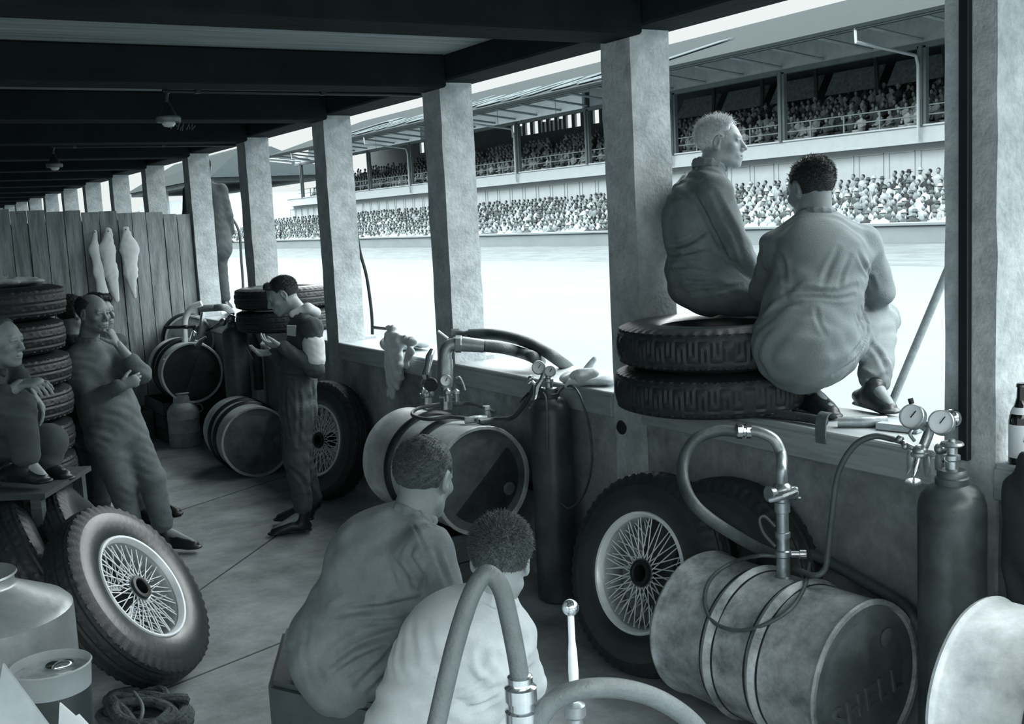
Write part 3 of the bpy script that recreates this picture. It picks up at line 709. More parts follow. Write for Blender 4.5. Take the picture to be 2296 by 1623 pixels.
def drum(label, a, b, r=.29, body=None, end=None, hoops='self', group=None, patch=False, rot=0):
    """steel drum with its axis from far end a to near end b"""
    a = np.array(a, float); b = np.array(b, float); L_ = np.linalg.norm(b-a); t = thing('oil_drum', label, 'drum', (0, 0, 0), group)
    body = body or m_drumd; end = end or m_drume
    h1, h2 = L_*.37, L_*.64
    def hp(z): return [(r, z-.030), (r+.003, z-.022), (r+.014, z-.008), (r+.017, z), (r+.014, z+.008), (r+.003, z+.022), (r, z+.030)]
    prof = [(r-.014, .016), (r-.010, .002), (r+.006, 0), (r+.009, .010), (r+.004, .022), (r, .028)]+hp(h1)+hp(h2)+[(r, L_-.028), (r+.004, L_-.022), (r+.009, L_-.010), (r+.006, L_), (r-.010, L_-.002), (r-.014, L_-.016)]
    if hoops == 'self':  # dark rings paint the shade along both sides of each hoop
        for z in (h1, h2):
            for dz in (-.034, .024): local(MB().lathe([(r+.0005, z+dz), (r+.0022, z+dz+.001), (r+.0022, z+dz+.009), (r+.0005, z+dz+.010)], 72, close=True), 'hoop_shade', m_hub, t)
    # a few dents
    m = MB().lathe(prof, 72, close=False); v = np.concatenate(m.v); ang = np.arctan2(v[:, 1], v[:, 0])
    v[:, :2] *= (1+.004*np.sin(3*ang+v[:, 2]*7)+.003*np.sin(7*ang-v[:, 2]*11))[:, None]; m.v = [v]; m.f = m.f[:-2]
    local(m, 'drum_body', body, t)
    for z, s in ((.018, -1), (L_-.018, 1)):
        e_ = MB().lathe([(.0005, z), (r*.45, z+s*.002), (r*.80, z-s*.001), (r*.84, z-s*.005), (r*.88, z-s*.005), (r-.013, z+s*.0)], 64); e_.f = e_.f[:-2]
        e_.lathe([(r-.013, z), (.0005, z-s*.004)], 64); e_.f = e_.f[:-2]
        local(e_, 'drum_end', end, t)
    local(MB().lathe([(.034, L_-.012), (.036, L_-.005), (.030, L_-.002), (.002, L_-.002)], 24, (r*.62, 0, 0)), 'bung', end, t)
    if hoops != 'self':
        for z in (h1, h2): local(MB().lathe([(r+.001, z-.034), (r+.010, z-.030), (r+.024, z-.012), (r+.026, z), (r+.024, z+.012), (r+.010, z+.030), (r+.001, z+.034)], 72, close=True), 'rolling_hoop', hoops, t)
    if patch:
        c = math.cos(1.9); n = 40; a0, a1 = -2.0, 1.15; th = np.linspace(a0, a1, n); ps = [(math.cos(q)*r*.80, math.sin(q)*r*.80) for q in th]
        mm = MB(); mm.add([(x, y, L_-.0145) for x, y in ps]+[(x, y, L_-.0115) for x, y in ps], [tuple(range(n))[::-1], tuple(range(n, 2*n))]+[(i, (i+1) % n, n+(i+1) % n, n+i) for i in range(n)])
        local(mm, 'painted_patch', mat('patch_paint', .022, .5, var=.8, scale=8, bump=.2), t, 30)
    A = frame(b-a, (0, 0, 1)); cr_, sr = math.cos(rot), math.sin(rot); A = A@np.array([[cr_, -sr, 0], [sr, cr_, 0], [0, 0, 1]])
    place(t, A, a); return t, A
def gas_cylinder(label, x, y, r, H_, m=None, handwheel=True, z0=0):
    t = thing('gas_cylinder', label, 'gas cylinder', (x, y, z0))
    o_ = (x, y, z0)
    MB().lathe([(r*.82, .004), (r, .02), (r, H_-r*.9), (r*.985, H_-r*.62), (r*.90, H_-r*.34), (r*.72, H_-r*.12), (r*.50, H_-.002), (r*.42, H_+.004)], 48, o_).build('bottle', m or m_cyl, t)
    MB().lathe([(r*.48, H_-.012), (r*.50, H_+.020), (r*.44, H_+.024), (r*.44, H_+.036), (r*.38, H_+.046), (r*.14, H_+.050)], 32, o_).build('neck_collar', m or m_cyl, t)
    MB().lathe([(.020, H_+.045), (.020, H_+.075), (.026, H_+.08), (.026, H_+.095), (.017, H_+.10), (.017, H_+.125)], 20, o_).build('valve', m_brass, t)
    if handwheel:
        mb = MB().lathe([(.010, H_+.122), (.032, H_+.124), (.038, H_+.130), (.034, H_+.138), (.012, H_+.140), (.010, H_+.148)], 24, o_); mb.build('handwheel', m_steel, t)
    return t
def gauge(parent, c, n, r):
    A = frame(n); g = MB().lathe([(r*.9, -.022), (r, -.018), (r, .010), (r*.93, .014), (r*.90, .010), (r*.90, .004)], 32, c, A); g.f = g.f[:-1]
    o = g.build('gauge', m_steel, parent)
    MB().lathe([(.0005, .005), (r*.90, .005), (r*.90, .003)], 32, c, A).build('dial', m_face, o)
    up = A@np.array((.5, .8, 0)); p = np.array(c)+A@np.array((0, 0, .008)); MB().tube([p-up*r*.15, p+up*r*.55], .0018, 5).build('needle', m_black, o)
    return o
def wing(parent, c, d, s=.03):
    A = frame(d); mb = MB().lathe([(s*.35, 0), (s*.4, s*.3), (s*.3, s*.9), (s*.15, s)], 16, c, A)
    for k in (-1, 1): mb.tube([np.array(c)+A@np.array((k*s*.2, 0, s*.6)), np.array(c)+A@np.array((k*s*.8, 0, s*.9)), np.array(c)+A@np.array((k*s*.95, 0, s*1.3))], [s*.18, s*.2, s*.12], 8)
    return mb.build('wing_nut', m_brass, parent)
def pipe_union(parent, p, d, r, m=None, name='coupling'):
    A = frame(d); return MB().lathe([(r*1.05, -.02), (r*1.4, -.018), (r*1.4, .0), (r*1.15, .004), (r*1.15, .012), (r*1.45, .016), (r*1.45, .034), (r*1.05, .038)], 10, p, A).build(name, m or m_steel, parent, 20)

# ---- tyres stacked on the counter under the seated man
Iz = np.eye(3)
_c0 = np.array((3.29, 3.755, ZC))
tyre('broad tyre with a meander tread lying flat on the counter, lower of the two', Iz, tuple(_c0+V(-.02, 0, .098)), True)
tyre('broad tyre with a meander tread on the counter, directly under the white-haired man', Iz, tuple(_c0+V(.0, 0, .098+.196)), True)
# ---- tyres further along the counter
_q = P(600, 742, Z=ZC+.0); 
for k, lb in enumerate(('lower of the two tyres stacked on the far counter behind the reading man', 'upper of the two tyres stacked on the far counter behind the reading man')):
    tyre(lb, Iz, (3.3, 9.39, ZC+.1+.196*k))
# ---- tall stack on the left
for k in range(9):
    r = random.Random(k)
    tyre('tyre in the tall stack behind the men, %s' % ('topmost of the stack' if k == 8 else 'lowest of the stack' if k == 0 else ORD[k]+' from the floor'), frame((0, 0, 1), (1, .3*k, 0)), (.66+r.uniform(-.02, .02)+(.03 if k == 8 else 0), 7.08+r.uniform(-.02, .02), .099+.197*k), False)
# ---- three wheels leaning on the left
ax = nrm(RC@np.array((.68, .52, -.50))*1)
def cam_dir(r_, u_, t_): return nrm(RC@np.array((r_, -u_, -t_)))
def facing(px_, py_, up_ang, turn):
    """an axis seen at px_, py_: turned away from the viewer by turn, leaning towards the picture angle up_ang"""
    l = nrm(RC@_r0(px_, py_)); r_ = nrm(RC[:, 0]-l*(RC[:, 0]@l)); u_ = np.cross(r_, l)
    return nrm(-l*math.cos(turn)+(r_*math.cos(up_ang)+u_*math.sin(up_ang))*math.sin(turn))
WD = facing(310, 1320, .66, 1.03); rad = TR*math.sqrt(1-WD[2]**2)+abs(WD[2])*.07
_w = P(292, 1334, Z=rad)
wheel('large wire wheel leaning in the left foreground, its spokes facing the camera', frame(WD), _w)
for k, (px_, py_, lb) in enumerate(((215, 1262, 'upright tyre leaning just behind the big wire wheel on the left'), (120, 1290, 'leftmost upright tyre, cut by the edge of the photo'))):
    q_ = facing(px_, py_, .62, 1.36+.03*k); rd_ = TR*math.sqrt(1-q_[2]**2)+abs(q_[2])*.07; tyre(lb, frame(q_), P(px_, py_, Z=rd_))
# ---- wheels leaning on the counter wall
_n = nrm((-.93, -.12, .26)); _M = frame(_n); _rad = TR*math.sqrt(1-_n[2]**2)+abs(_n[2])*.07
wheel('wire wheel with bright spokes leaning on the counter wall behind the embossed drum', _M, (2.88, 3.76, _rad))
_n2 = nrm((-.985, -.12, .13)); tyre('bare tyre leaning on the wall, half hidden behind the bright-spoked wheel', frame(_n2), (3.02, 3.42, TR*math.sqrt(1-_n2[2]**2)+.02))
_n = nrm((-.93, -.30, .20)); wheel('dark wire wheel leaning on the wall behind the reading man', frame(_n), (2.93, 7.72, TR*math.sqrt(1-_n[2]**2)+abs(_n[2])*.07))

# ---- drums
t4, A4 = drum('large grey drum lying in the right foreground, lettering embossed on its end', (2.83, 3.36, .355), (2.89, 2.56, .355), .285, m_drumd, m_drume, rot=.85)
# lettering pressed into the end
cu = bpy.data.curves.new('t', 'FONT'); cu.body = 'SHELL'; cu.size = .125; cu.extrude = .007; cu.bevel_depth = .0012; cu.align_x = 'CENTER'; cu.space_character = 1.2
to = bpy.data.objects.new('t', cu); COL.objects.link(to); dg = bpy.context.evaluated_depsgraph_get(); dg.update()
tm = bpy.data.meshes.new_from_object(to.evaluated_get(dg)); bpy.data.objects.remove(to)
tv = np.array([v.co[:] for v in tm.vertices]); dax = nrm((.06, -.8, 0)); rgt = nrm(np.cross((0, 0, 1), -dax)); rgt = rgt*(1 if rgt[0] > 0 else -1)
th_ = .17; ru = rgt*math.cos(th_)+V(0, 0, 1)*math.sin(th_); uu = -rgt*math.sin(th_)+V(0, 0, 1)*math.cos(th_)
wv = np.array([V(2.89, 2.56, .355)-dax*.016+ru*q[0]*1.0+uu*(q[1]-.105)*1.0+dax*q[2] for q in tv])
lo = mesh_obj('embossed_lettering', wv, [tuple(p.vertices) for p in tm.polygons], m_drume, None, 30)
bpy.context.view_layer.update(); mw = t4.matrix_world.copy(); lo.parent = t4; lo.matrix_parent_inverse = mw.inverted()
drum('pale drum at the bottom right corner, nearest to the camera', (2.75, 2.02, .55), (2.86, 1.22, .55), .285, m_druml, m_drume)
t3, A3 = drum('big drum with two black hoops resting on a crate behind the seated men', (2.80, 6.02, .62), (2.83, 5.14, .62), .292, m_druml, m_drume, m_black, patch=True, rot=-.4)
drum('black-hooped drum lying on the floor behind the reading man', (2.83, 9.6, .292), (2.77, 8.85, .292), .285, m_druml, m_drume, m_black)
drum('black-hooped drum on a low platform by the partition', (2.80, 11.35, .70), (2.76, 10.65, .70), .285, m_druml, mat('dark_end', .012, .5, var=.6, scale=9, bump=.1), m_black, patch=True)
drum('rearmost black-hooped drum standing higher against the partition', (3.0, 11.7, .95), (2.96, 11.42, .95), .24, m_drumd, m_drume, m_black)
# cradle crates beneath them
def crate(label, x0, x1, y0, y1, h, m=None, z0=0, slats=True):
    t = thing('crate', label, 'crate', ((x0+x1)/2, (y0+y1)/2, z0)); m = m or m_wood; n = max(1, int(h/.12))
    for k in range(n):
        a = z0+h*k/n+.004; b = z0+h*(k+1)/n-.004
        MB().box((x0, y0, a), (x1, y0+.016, b), bev=.002).build('side_board', m, t); MB().box((x0, y1-.016, a), (x1, y1, b), bev=.002).build('side_board', m, t)
        MB().box((x0, y0+.017, a), (x0+.016, y1-.017, b), bev=.002).build('end_board', m, t); MB().box((x1-.016, y0+.017, a), (x1, y1-.017, b), bev=.002).build('end_board', m, t)
    return t
crate('dark crate carrying the big black-hooped drum', 2.55, 3.08, 5.24, 5.98, .32)
crate('low dark platform under the drum by the partition', 2.52, 3.12, 10.95, 11.7, .40)
crate('low dark box with a pale top edge beside the small churn', 2.02, 2.50, 11.3, 11.7, .30)
crate('rough block under the rearmost drum', 2.82, 3.12, 11.40, 11.70, .30, z0=.40)
crate('dark cradle under the pale drum in the corner', 2.62, 3.1, 1.3, 1.95, .27)
cb = crate('small dark open crate on the floor beside the seated man', 2.30, 2.62, 5.62, 6.0, .26)

# ---- gas cylinders
gas_cylinder('tall dark gas cylinder against the wall at the right, with a handwheel on top', 3.03, 2.33, .108, 1.085)
gas_cylinder('dark gas cylinder standing in the middle of the counter wall', 3.06, 4.80, .108, 1.09, handwheel=False)
gas_cylinder('grey gas cylinder at the far end beside the drum on the platform', 2.93, 9.78, .113, 1.18, mat('grey_cyl', .11, .4, metal=.3, var=.3, scale=8, bump=.05), handwheel=False)
crate('short timber cradle under the embossed drum', 2.66, 3.1, 2.62, 3.0, .075)
# ================================================================== fittings, hoses and small things
def hose(name, label, cat, pts, r, m=m_hose, seg=14, n=10, group=None):
    o = MB().tube(cr(pts, n), r, seg).build(name, m, None, 60); return tag(o, label, cat, group)
def blob(name, prims, m, label, cat, h=.008, amp=.006, seed=1, wl=.05, group=None, parent=None, zd=(0, 0, 1)):
    v, f = sdf(prims, h, folds(amp, seed, wl, zd)); o = mesh_obj(name, v, f, m, parent, 180)
    return o if parent else tag(o, label, cat, group)
up = V(0, 0, 1)
# --- filler pipe on the embossed drum
B = P(1757, 1292, Z=.64); d4 = PX(B)[2]
t = thing('filler_pipe', 'bent metal filler pipe with valves rising from the top of the embossed drum', 'pipe', B)
MB().lathe([(.034, -.02), (.034, .0), (.026, .004), (.026, .075), (.031, .08), (.031, .10), (.024, .104), (.024, .15)], 16, B).build('foot_pipe', m_brass, t)
MB().lathe([(.022, .148), (.028, .15), (.028, .17), (.023, .172), (.023, .245), (.029, .248), (.029, .285), (.024, .288), (.024, .33)], 14, B).build('stand_pipe', m_steel, t)
v0 = B+up*.32
vb = P(1745, 1108, d4); left = nrm(P(1700, 1108, d4)-P(1760, 1108, d4)); away = nrm(V(.5, .86, 0))
MB().ball(v0+up*.01, (.040, .040, .034), 16, 10).tube([v0-left*.055, v0+left*.01], [.026, .03], 12).tube([v0+left*.01, v0+left*.055-away*.02], [.026, .030], 12).build('valve_body', m_brass, t)
MB().tube([v0-left*.045+up*.015-away*.03, v0+left*.01-up*.0-away*.045, v0+left*.055-up*.02-away*.03], [.014, .016, .012], 10).build('valve_lever', m_brass, t)
bend = [v0+up*.03, v0+up*.09, P(1752, 1020, d4+.02), P(1735, 985, d4+.03), P(1700, 968, d4+.05), P(1672, 966, d4+.07)]
MB().tube(cr(bend, 8), .021, 14).build('bent_pipe', m_steel, t)
wing(t, P(1768, 1112, d4-.03), -left, .03)
pipe_union(t, P(1672, 966, d4+.07), left, .021, m_chrome)
MB().lathe([(.014, 0), (.014, .03), (.019, .032), (.019, .055), (.012, .057)], 12, B+up*.085-left*.028, frame(-left)).build('filler_cap', m_chrome, t)
MB().tube(cr([P(1738, 1180, d4-.02), P(1715, 1158, d4-.02), P(1703, 1165, d4-.02), P(1712, 1195, d4-.02), P(1738, 1225, d4-.02)], 8), .006, 8).build('small_loop', m_hose, t)
hose('fuel_hose', 'thick black hose looping from the filler pipe down behind the bright-spoked wheel', 'hose',
     [P(1655, 967, d4+.08), P(1610, 966, d4+.08), P(1560, 985, d4+.06), P(1533, 1030, d4+.04), P(1534, 1085, d4-.02), P(1565, 1140, d4-.10), P(1640, 1195, d4-.05), P(1730, 1240, d4+.18), (3.12, 3.05, .655), (3.15, 2.8, .60), (3.15, 2.6, .54), (3.14, 2.52, .40), (3.14, 2.5, .03)], .0225)
# --- thin black gas line: regulator -> drum, with a spare coil lying on the drum
cz = .355+.285
hose('gas_line', 'thin black line arching from the double gauge down to the embossed drum', 'hose',
     [P(2005, 985, 3.83), P(1960, 978, 3.85), P(1915, 1000, 3.88), P(1880, 1060, 3.92), P(1866, 1150, 3.95), P(1858, 1225, 3.98), P(1850, 1275, 4.0), P(1825, 1290, 4.02), B+V(.035, -.02, .03)], .011, seg=10)
coil = [(1815, 1262), (1806, 1310), (1775, 1362), (1715, 1400), (1655, 1413), (1602, 1396), (1580, 1352), (1592, 1300), (1640, 1262), (1700, 1246), (1750, 1248)]
cen = (2.83+2.89)/2
def on_drum(x, y, off=.008):      # where the sight line meets the drum skin
    r_ = RC@_r0(x, y); lo_, hi_ = 3.0, 6.0; ok = None
    for q in np.linspace(3.2, 4.9, 700):
        p = CAMP+r_*q/F_PX; s = (p[1]-3.36)/-.8; cx_ = 2.83+.06*s
        if math.hypot(p[0]-cx_, p[2]-.355) < .285+off+.006: return p
    return P(x, y, 4.15)
hose('spare_cable', 'thin black cable coiled in a loose loop on top of the embossed drum', 'cable', [on_drum(*q) for q in coil], .0075, seg=8)
# --- twin-gauge regulator at the right cylinder
R0 = P(2062, 985, 3.72)
t = thing('gas_regulator', 'brass regulator with two white dials beside the tall cylinder on the right', 'gauge', R0)
tocam = nrm(CAMP-R0)
MB().tube(cr([P(2085, 945, 3.72), P(2084, 965, 3.72), P(2073, 995, 3.72), P(2064, 1012, 3.72)], 6), [.017]*18+[.019], 14).build('regulator_body', m_brass, t)
MB().ball(P(2063, 1012, 3.71), (.026, .026, .024), 16, 10).lathe([(.028, -.004), (.03, 0), (.03, .008), (.026, .012)], 20, P(2062, 1020, 3.71), frame(up)).build('pressure_chamber', m_brass, t)
gauge(t, P(2046, 934, 3.68), nrm(tocam+V(-.35, .25, .25)), .042); gauge(t, P(2111, 947, 3.66), nrm(tocam+V(-.25, .15, .2)), .042)
MB().tube([P(2046, 940, 3.71), P(2072, 960, 3.72), P(2088, 950, 3.72), P(2112, 952, 3.70)], .011, 10).build('gauge_arm', m_brass, t)
MB().ball(P(2136, 938, 3.72), (.03, .03, .033), 14, 10).build('end_cap', m_chrome, t)
MB().tube([P(2058, 1028, 3.70), P(2054, 1050, 3.69), P(2050, 1066, 3.69)], [.012, .010, .004], 12).build('spindle', m_chrome, t)
MB().lathe([(.004, 0), (.018, -.004), (.026, -.002), (.028, .003), (.022, .006), (.004, .004)], 22, P(2048, 1082, 3.69), frame(up+tocam*.3)).tube([P(2050, 1062, 3.69), P(2048, 1082, 3.69)], .0035, 8).build('adjusting_wheel', m_steel, t)
for q, dd in (((2078, 1030), (-.1, 0, -1)), ((2104, 1028), (.15, 0, -1)), ((2040, 1022), (-.25, 0, -1))):
    p = P(*q, 3.72); MB().tube([p+up*.02, p-up*.012, p-up*.035, p+V(*dd)*.06], [.008, .016, .013, .002], 10, flat=.45).build('clamp_wing', m_steel, t)
MB().tube(cr([P(2005, 985, 3.82), P(2020, 990, 3.78), P(2038, 1000, 3.74), P(2058, 1008, 3.72)], 5), .010, 10).ball(P(2018, 984, 3.78), .014).ball(P(2030, 1000, 3.75), .013).build('outlet', m_brass, t)
MB().tube([P(2100, 1005, 3.72), P(2128, 1012, 3.72), V(3.03-.02, 2.33, 1.085+.086)], [.012, .012, .012], 10).ball(P(2108, 1006, 3.71), .02).build('inlet', m_brass, t)
MB().tube([P(2046, 912, 3.70), P(2041, 893, 3.70)], [.008, .009], 10).build('lever', m_black, t)
MB().tube(cr([P(2052, 970, 3.68), P(2044, 966, 3.67), P(2041, 975, 3.67), P(2050, 988, 3.68)], 5), .006, 8).build('hook', m_steel, t)
# --- things lying on the ledge
hose('black_hose', 'black hose lying along the counter edge below the crouching man', 'hose', [P(1585, 921, Z=ZC+.02), P(1700, 925, Z=ZC+.02), P(1800, 936, Z=ZC+.022), P(1850, 945, Z=ZC+.022)], .019)
hose('metal_tube', 'pale metal tube lying on the counter beside the crouching man\'s boot', 'tube', [P(1878, 946, Z=ZC+.022), P(1940, 946, Z=ZC+.022), P(1988, 944, Z=ZC+.022)], .021, m_steel)
a_ = P(1968, 962, Z=ZC+.0); b_ = P(2062, 972, Z=ZC+.0)
dd = nrm(b_-a_); A = frame(np.cross(dd, nrm(np.cross(up, dd))) if False else up, dd)
A = np.array([dd, nrm(np.cross(up, dd)), up]).T
o = MB().box((0, -.02, .001), (np.linalg.norm(b_-a_), .03, .028), A, a_, bev=.003).build('metal_bar', m_tin); tag(o, 'flat grey metal bar on the counter just left of the twin dials', 'bar')
q = P(1846, 948, X=XW-.03); sp = [q+V(.05, .0, .03), q+V(.02, 0, .038), q+V(-.004, 0, .02), q+V(-.012, 0, -.03), q+V(-.010, .0, -.08)]
c_ = cr(sp, 6); mb = MB()
vs = []; wv_ = V(0, -.026, 0)
for p in c_: vs += [p-wv_, p+wv_, p+wv_+V(-.006, 0, .002), p-wv_+V(-.006, 0, .002)]
fs = [(4*i+j, 4*i+(j+1) % 4, 4*i+4+(j+1) % 4, 4*i+4+j) for i in range(len(c_)-1) for j in range(4)]+[(0, 1, 2, 3), tuple(4*(len(c_)-1)+j for j in (3, 2, 1, 0))]
o = mb.add(vs, fs).build('leather_strap', m_hose2); tag(o, 'dark strap hooked over the counter edge below the crouching man', 'strap')
# --- fittings of the black-hooped drum in the middle
D3 = P(1000, 905, 6.25); d3 = 6.3
ztop = .62+.292
b1 = V(2.80, 5.86, ztop); b2 = V(2.86, 5.64, ztop)
t = thing('filler_pipe', 'wide elbow pipe with a white dial rising from the big black-hooped drum', 'pipe', b2)
q = lambda x, y, d=d3: P(x, y, d)
db = PX(b2)[2]
e0 = q(997, 905, db); 
MB().tube([q(1000, 918, db), q(1000, 880, db), q(999, 868, db)], [.034, .034, .03], 14).build('foot_pipe', m_brass, t)
MB().tube([q(999, 868, db), q(998, 848, db), q(998, 820, db), q(998, 805, db)], [.038, .046, .046, .044], 16).build('stand_pipe', m_steel, t)
MB().tube(cr([q(998, 806, db), q(999, 788, db), q(1008, 775, db), q(1022, 771, db)], 6), .038, 16).build('elbow', m_steel, t)
MB().lathe([(.045, 0), (.05, .004), (.05, .035), (.045, .04)], 8, q(1020, 771, db), frame(q(1060, 772, db)-q(1020, 771, db))).build('union_nut', m_steel, t, 20)
MB().tube([q(1036, 771, db), q(1086, 776, db)], [.044, .038], 16).build('hose_tail', m_steel, t)
gauge(t, q(1000, 853, db-.07), nrm(nrm(CAMP-b2)), .034)
for x in (1003, 1023): MB().lathe([(.016, -.04), (.016, .0), (.022, .004), (.020, .02), (.004, .032)], 12, q(x, 884, db-.06)).build('valve_cap', m_brass, t)
MB().tube([q(985, 890, db-.06), q(1026, 888, db-.06)], .009, 8).build('cross_pipe', m_brass, t)
MB().tube(cr([q(1022, 848, db-.05), q(1030, 846, db-.05), q(1038, 860, db-.05), q(1043, 875, db-.05)], 5), .0065, 8).build('curved_lever', m_steel, t)
MB().tube([q(982, 742, db+.05), q(1004, 759, db+.05)], .008, 8).build('lever', m_rim, t)
t = thing('pump_valve', 'pale jointed valve pipe with a dark handwheel on the big black-hooped drum', 'valve', b1)
db1 = PX(b1)[2]
MB().tube([q(957, 917, db1), q(957, 892, db1)], [.030, .030], 14).build('foot_pipe', m_brass, t)
MB().lathe([(.035, 0), (.042, .004), (.042, .018), (.030, .022)], 16, q(957, 888, db1)).build('flange', m_brass, t)
for x in (949, 967): MB().lathe([(.012, 0), (.014, .02), (.006, .04), (.002, .045)], 10, q(x, 884, db1-.03)).build('bolt', m_brass, t)
MB().tube([q(957, 884, db1), q(955, 862, db1), q(957, 850, db1), q(956, 840, db1), q(958, 826, db1), q(963, 800, db1), q(970, 785, db1+.02)], [.020, .034, .022, .034, .022, .024, .018], 14).build('riser', m_chrome, t)
MB().lathe([(.012, -.012), (.038, -.012), (.042, 0), (.038, .012), (.012, .012)], 22, q(966, 862, db1-.08), frame(nrm(CAMP-b1)+V(-.2, 0, 0))).build('handwheel', m_black, t)
hose('fuel_hose', 'lower of two thick hoses lying over the counter above the black-hooped drum', 'hose', [q(1086, 776, db), q(1125, 780, db+.02), q(1165, 790, db+.08), P(1200, 803, 6.32), P(1215, 822, X=3.66), P(1222, 900, X=3.72)], .034)
hose('fuel_hose', 'upper of two thick hoses arching over the counter above the black-hooped drum', 'hose', [P(1052, 750, 6.75), P(1100, 749, 6.7), P(1150, 757, 6.55), P(1200, 775, 6.4), P(1245, 803, 6.3), P(1285, 840, X=3.70), P(1300, 920, X=3.76)], .034)
t = thing('hose_nozzle', 'pale metal nozzle on the end of the upper hose beside the pillar', 'nozzle', P(1040, 752, 6.75))
MB().tube([P(1012, 747, 6.8), P(1028, 748, 6.8), P(1040, 750, 6.77), P(1054, 750, 6.75)], [.018, .026, .022, .03], 12).build('nozzle_body', m_steel, t)
MB().tube([P(1012, 742, 6.8), P(1030, 740, 6.8)], .012, 8).build('trigger', m_steel, t)
# cables heaped on that drum
on3 = lambda x, y, z=.0: P(x, y, Z=ztop+.012+z)
hose('black_cable', 'black cable looped flat on the big black-hooped drum', 'cable', [on3(1110, 925, .02), on3(1060, 905, .03), on3(1000, 905, .03), on3(940, 915, .02), on3(925, 930, .01), on3(960, 940, .01), on3(1010, 935, .02), on3(1070, 942, .01)], .011, seg=8)
hose('gas_line', 'black line rising from the black-hooped drum to the small regulator', 'hose', [on3(1075, 945, .01), on3(1110, 940, .01), P(1150, 935, 5.95), P(1180, 900, 5.85), P(1200, 862, 5.8)], .013, seg=8)
t = thing('hose_joint', 'metal hose joints lying on top of the big black-hooped drum', 'joint', on3(1060, 940))
MB().tube([on3(1042, 943, .01), on3(1065, 940, .012), on3(1090, 937, .01)], [.018, .022, .018], 10).build('joint_body', m_brass, t)
MB().lathe([(.02, 0), (.024, .01), (.018, .05), (.024, .055), (.02, .075)], 12, on3(1092, 940)).build('joint_cap', m_steel, t)
MB().tube([on3(1012, 908, .02), on3(1040, 905, .03)], [.014, .012], 8).build('joint_elbow', m_chrome, t)
# --- small regulator in the middle
t = thing('gas_regulator', 'small bright regulator above the middle gas cylinder', 'gauge', P(1215, 880, 5.75))
g_ = lambda x, y, d=5.78: P(x, y, d)
gauge(t, g_(1208, 824), nrm(CAMP-g_(1208, 824)+V(0, 0, .6)), .036); gauge(t, g_(1234, 832, 5.72), nrm(CAMP-g_(1234, 832)+V(-.3, 0, .2)), .030)
MB().tube([g_(1222, 832), g_(1216, 850), g_(1205, 868), g_(1203, 885)], [.014, .016, .022, .018], 10).build('regulator_body', m_brass, t)
MB().tube([g_(1203, 885), g_(1196, 912), g_(1188, 918)], [.012, .008, .014], 8).build('spindle', m_chrome, t)
MB().tube([g_(1205, 868), g_(1226, 876), V(3.06, 4.80, 1.175)], [.012, .012, .014], 8).build('inlet', m_brass, t)
MB().ball(g_(1190, 848), .016).ball(g_(1187, 858), .013).tube([g_(1205, 868), g_(1190, 852)], .009, 8).build('outlet', m_chrome, t)
MB().tube([g_(1186, 880), g_(1174, 892), g_(1165, 902)], [.008, .006, .003], 6).build('key', m_black, t)
wing(t, g_(1216, 885), V(0, 0, -1), .032); wing(t, g_(1228, 872), V(.3, 0, -1), .026)
hose('thin_cable', 'thin cable hanging in a long loop beside the middle gas cylinder', 'cable', [g_(1250, 882, 5.7), g_(1268, 866, 5.7), g_(1292, 872, 5.65), g_(1312, 920, 5.6), g_(1325, 980, 5.6), g_(1326, 1050, 5.6), g_(1308, 1110, 5.6), g_(1278, 1139, 5.62), g_(1258, 1128, 5.66)], .0065, seg=6)
hose('thin_cable', 'pale thin tube hanging straight down the front of the middle gas cylinder', 'cable', [g_(1218, 880, 5.7), g_(1224, 895, 5.66), g_(1226, 940, 5.66), g_(1226, 1010, 5.67)], .005, m_hose2, seg=6)
# --- rags
y_ = lambda x, y, X=XW-.062: P(x, y, X=X)
blob('rag', [cap(P(880, 770, Z=ZC+.05), P(915, 765, Z=ZC+.07), .085, .07, .05, up, .7), cap(P(905, 760, Z=ZC+.10), P(925, 765, Z=ZC+.12), .03, .03, .03), cap(P(915, 765, Z=ZC+.04), P(952, 772, Z=ZC+.04), .06, .04, .03, up, .6), cap(y_(882, 768), y_(884, 830), .115, .10, .03, (1, 0, 0), .35), cap(y_(884, 830), y_(877, 880), .10, .045, .03, (1, 0, 0), .35),
             cap(y_(920, 785), y_(912, 815), .04, .025, .02, (1, 0, 0), .6)], m_rag, 'pale rag hanging over the counter left of the pillar', 'rag', .006, .004, 4, .06, zd=(0, 3, .4))
blob('sack', [cap(P(1292, 850, Z=ZC+.035), P(1340, 848, Z=ZC+.035), .085, .07, .03, up, .5), cap(P(1300, 842, Z=ZC+.08), P(1330, 838, Z=ZC+.085), .045, .035, .03, up, .7), cap(P(1335, 845, Z=ZC+.03), P(1368, 852, Z=ZC+.03), .065, .05, .03, up, .45), cap(P(1316, 825, Z=ZC+.09), P(1334, 806, Z=ZC+.14), .022, .012, .03)], m_rag, 'crumpled pale sack on the counter beside the big pillar', 'sack', .006, .007, 5, .08, zd=(1, 1, 1))
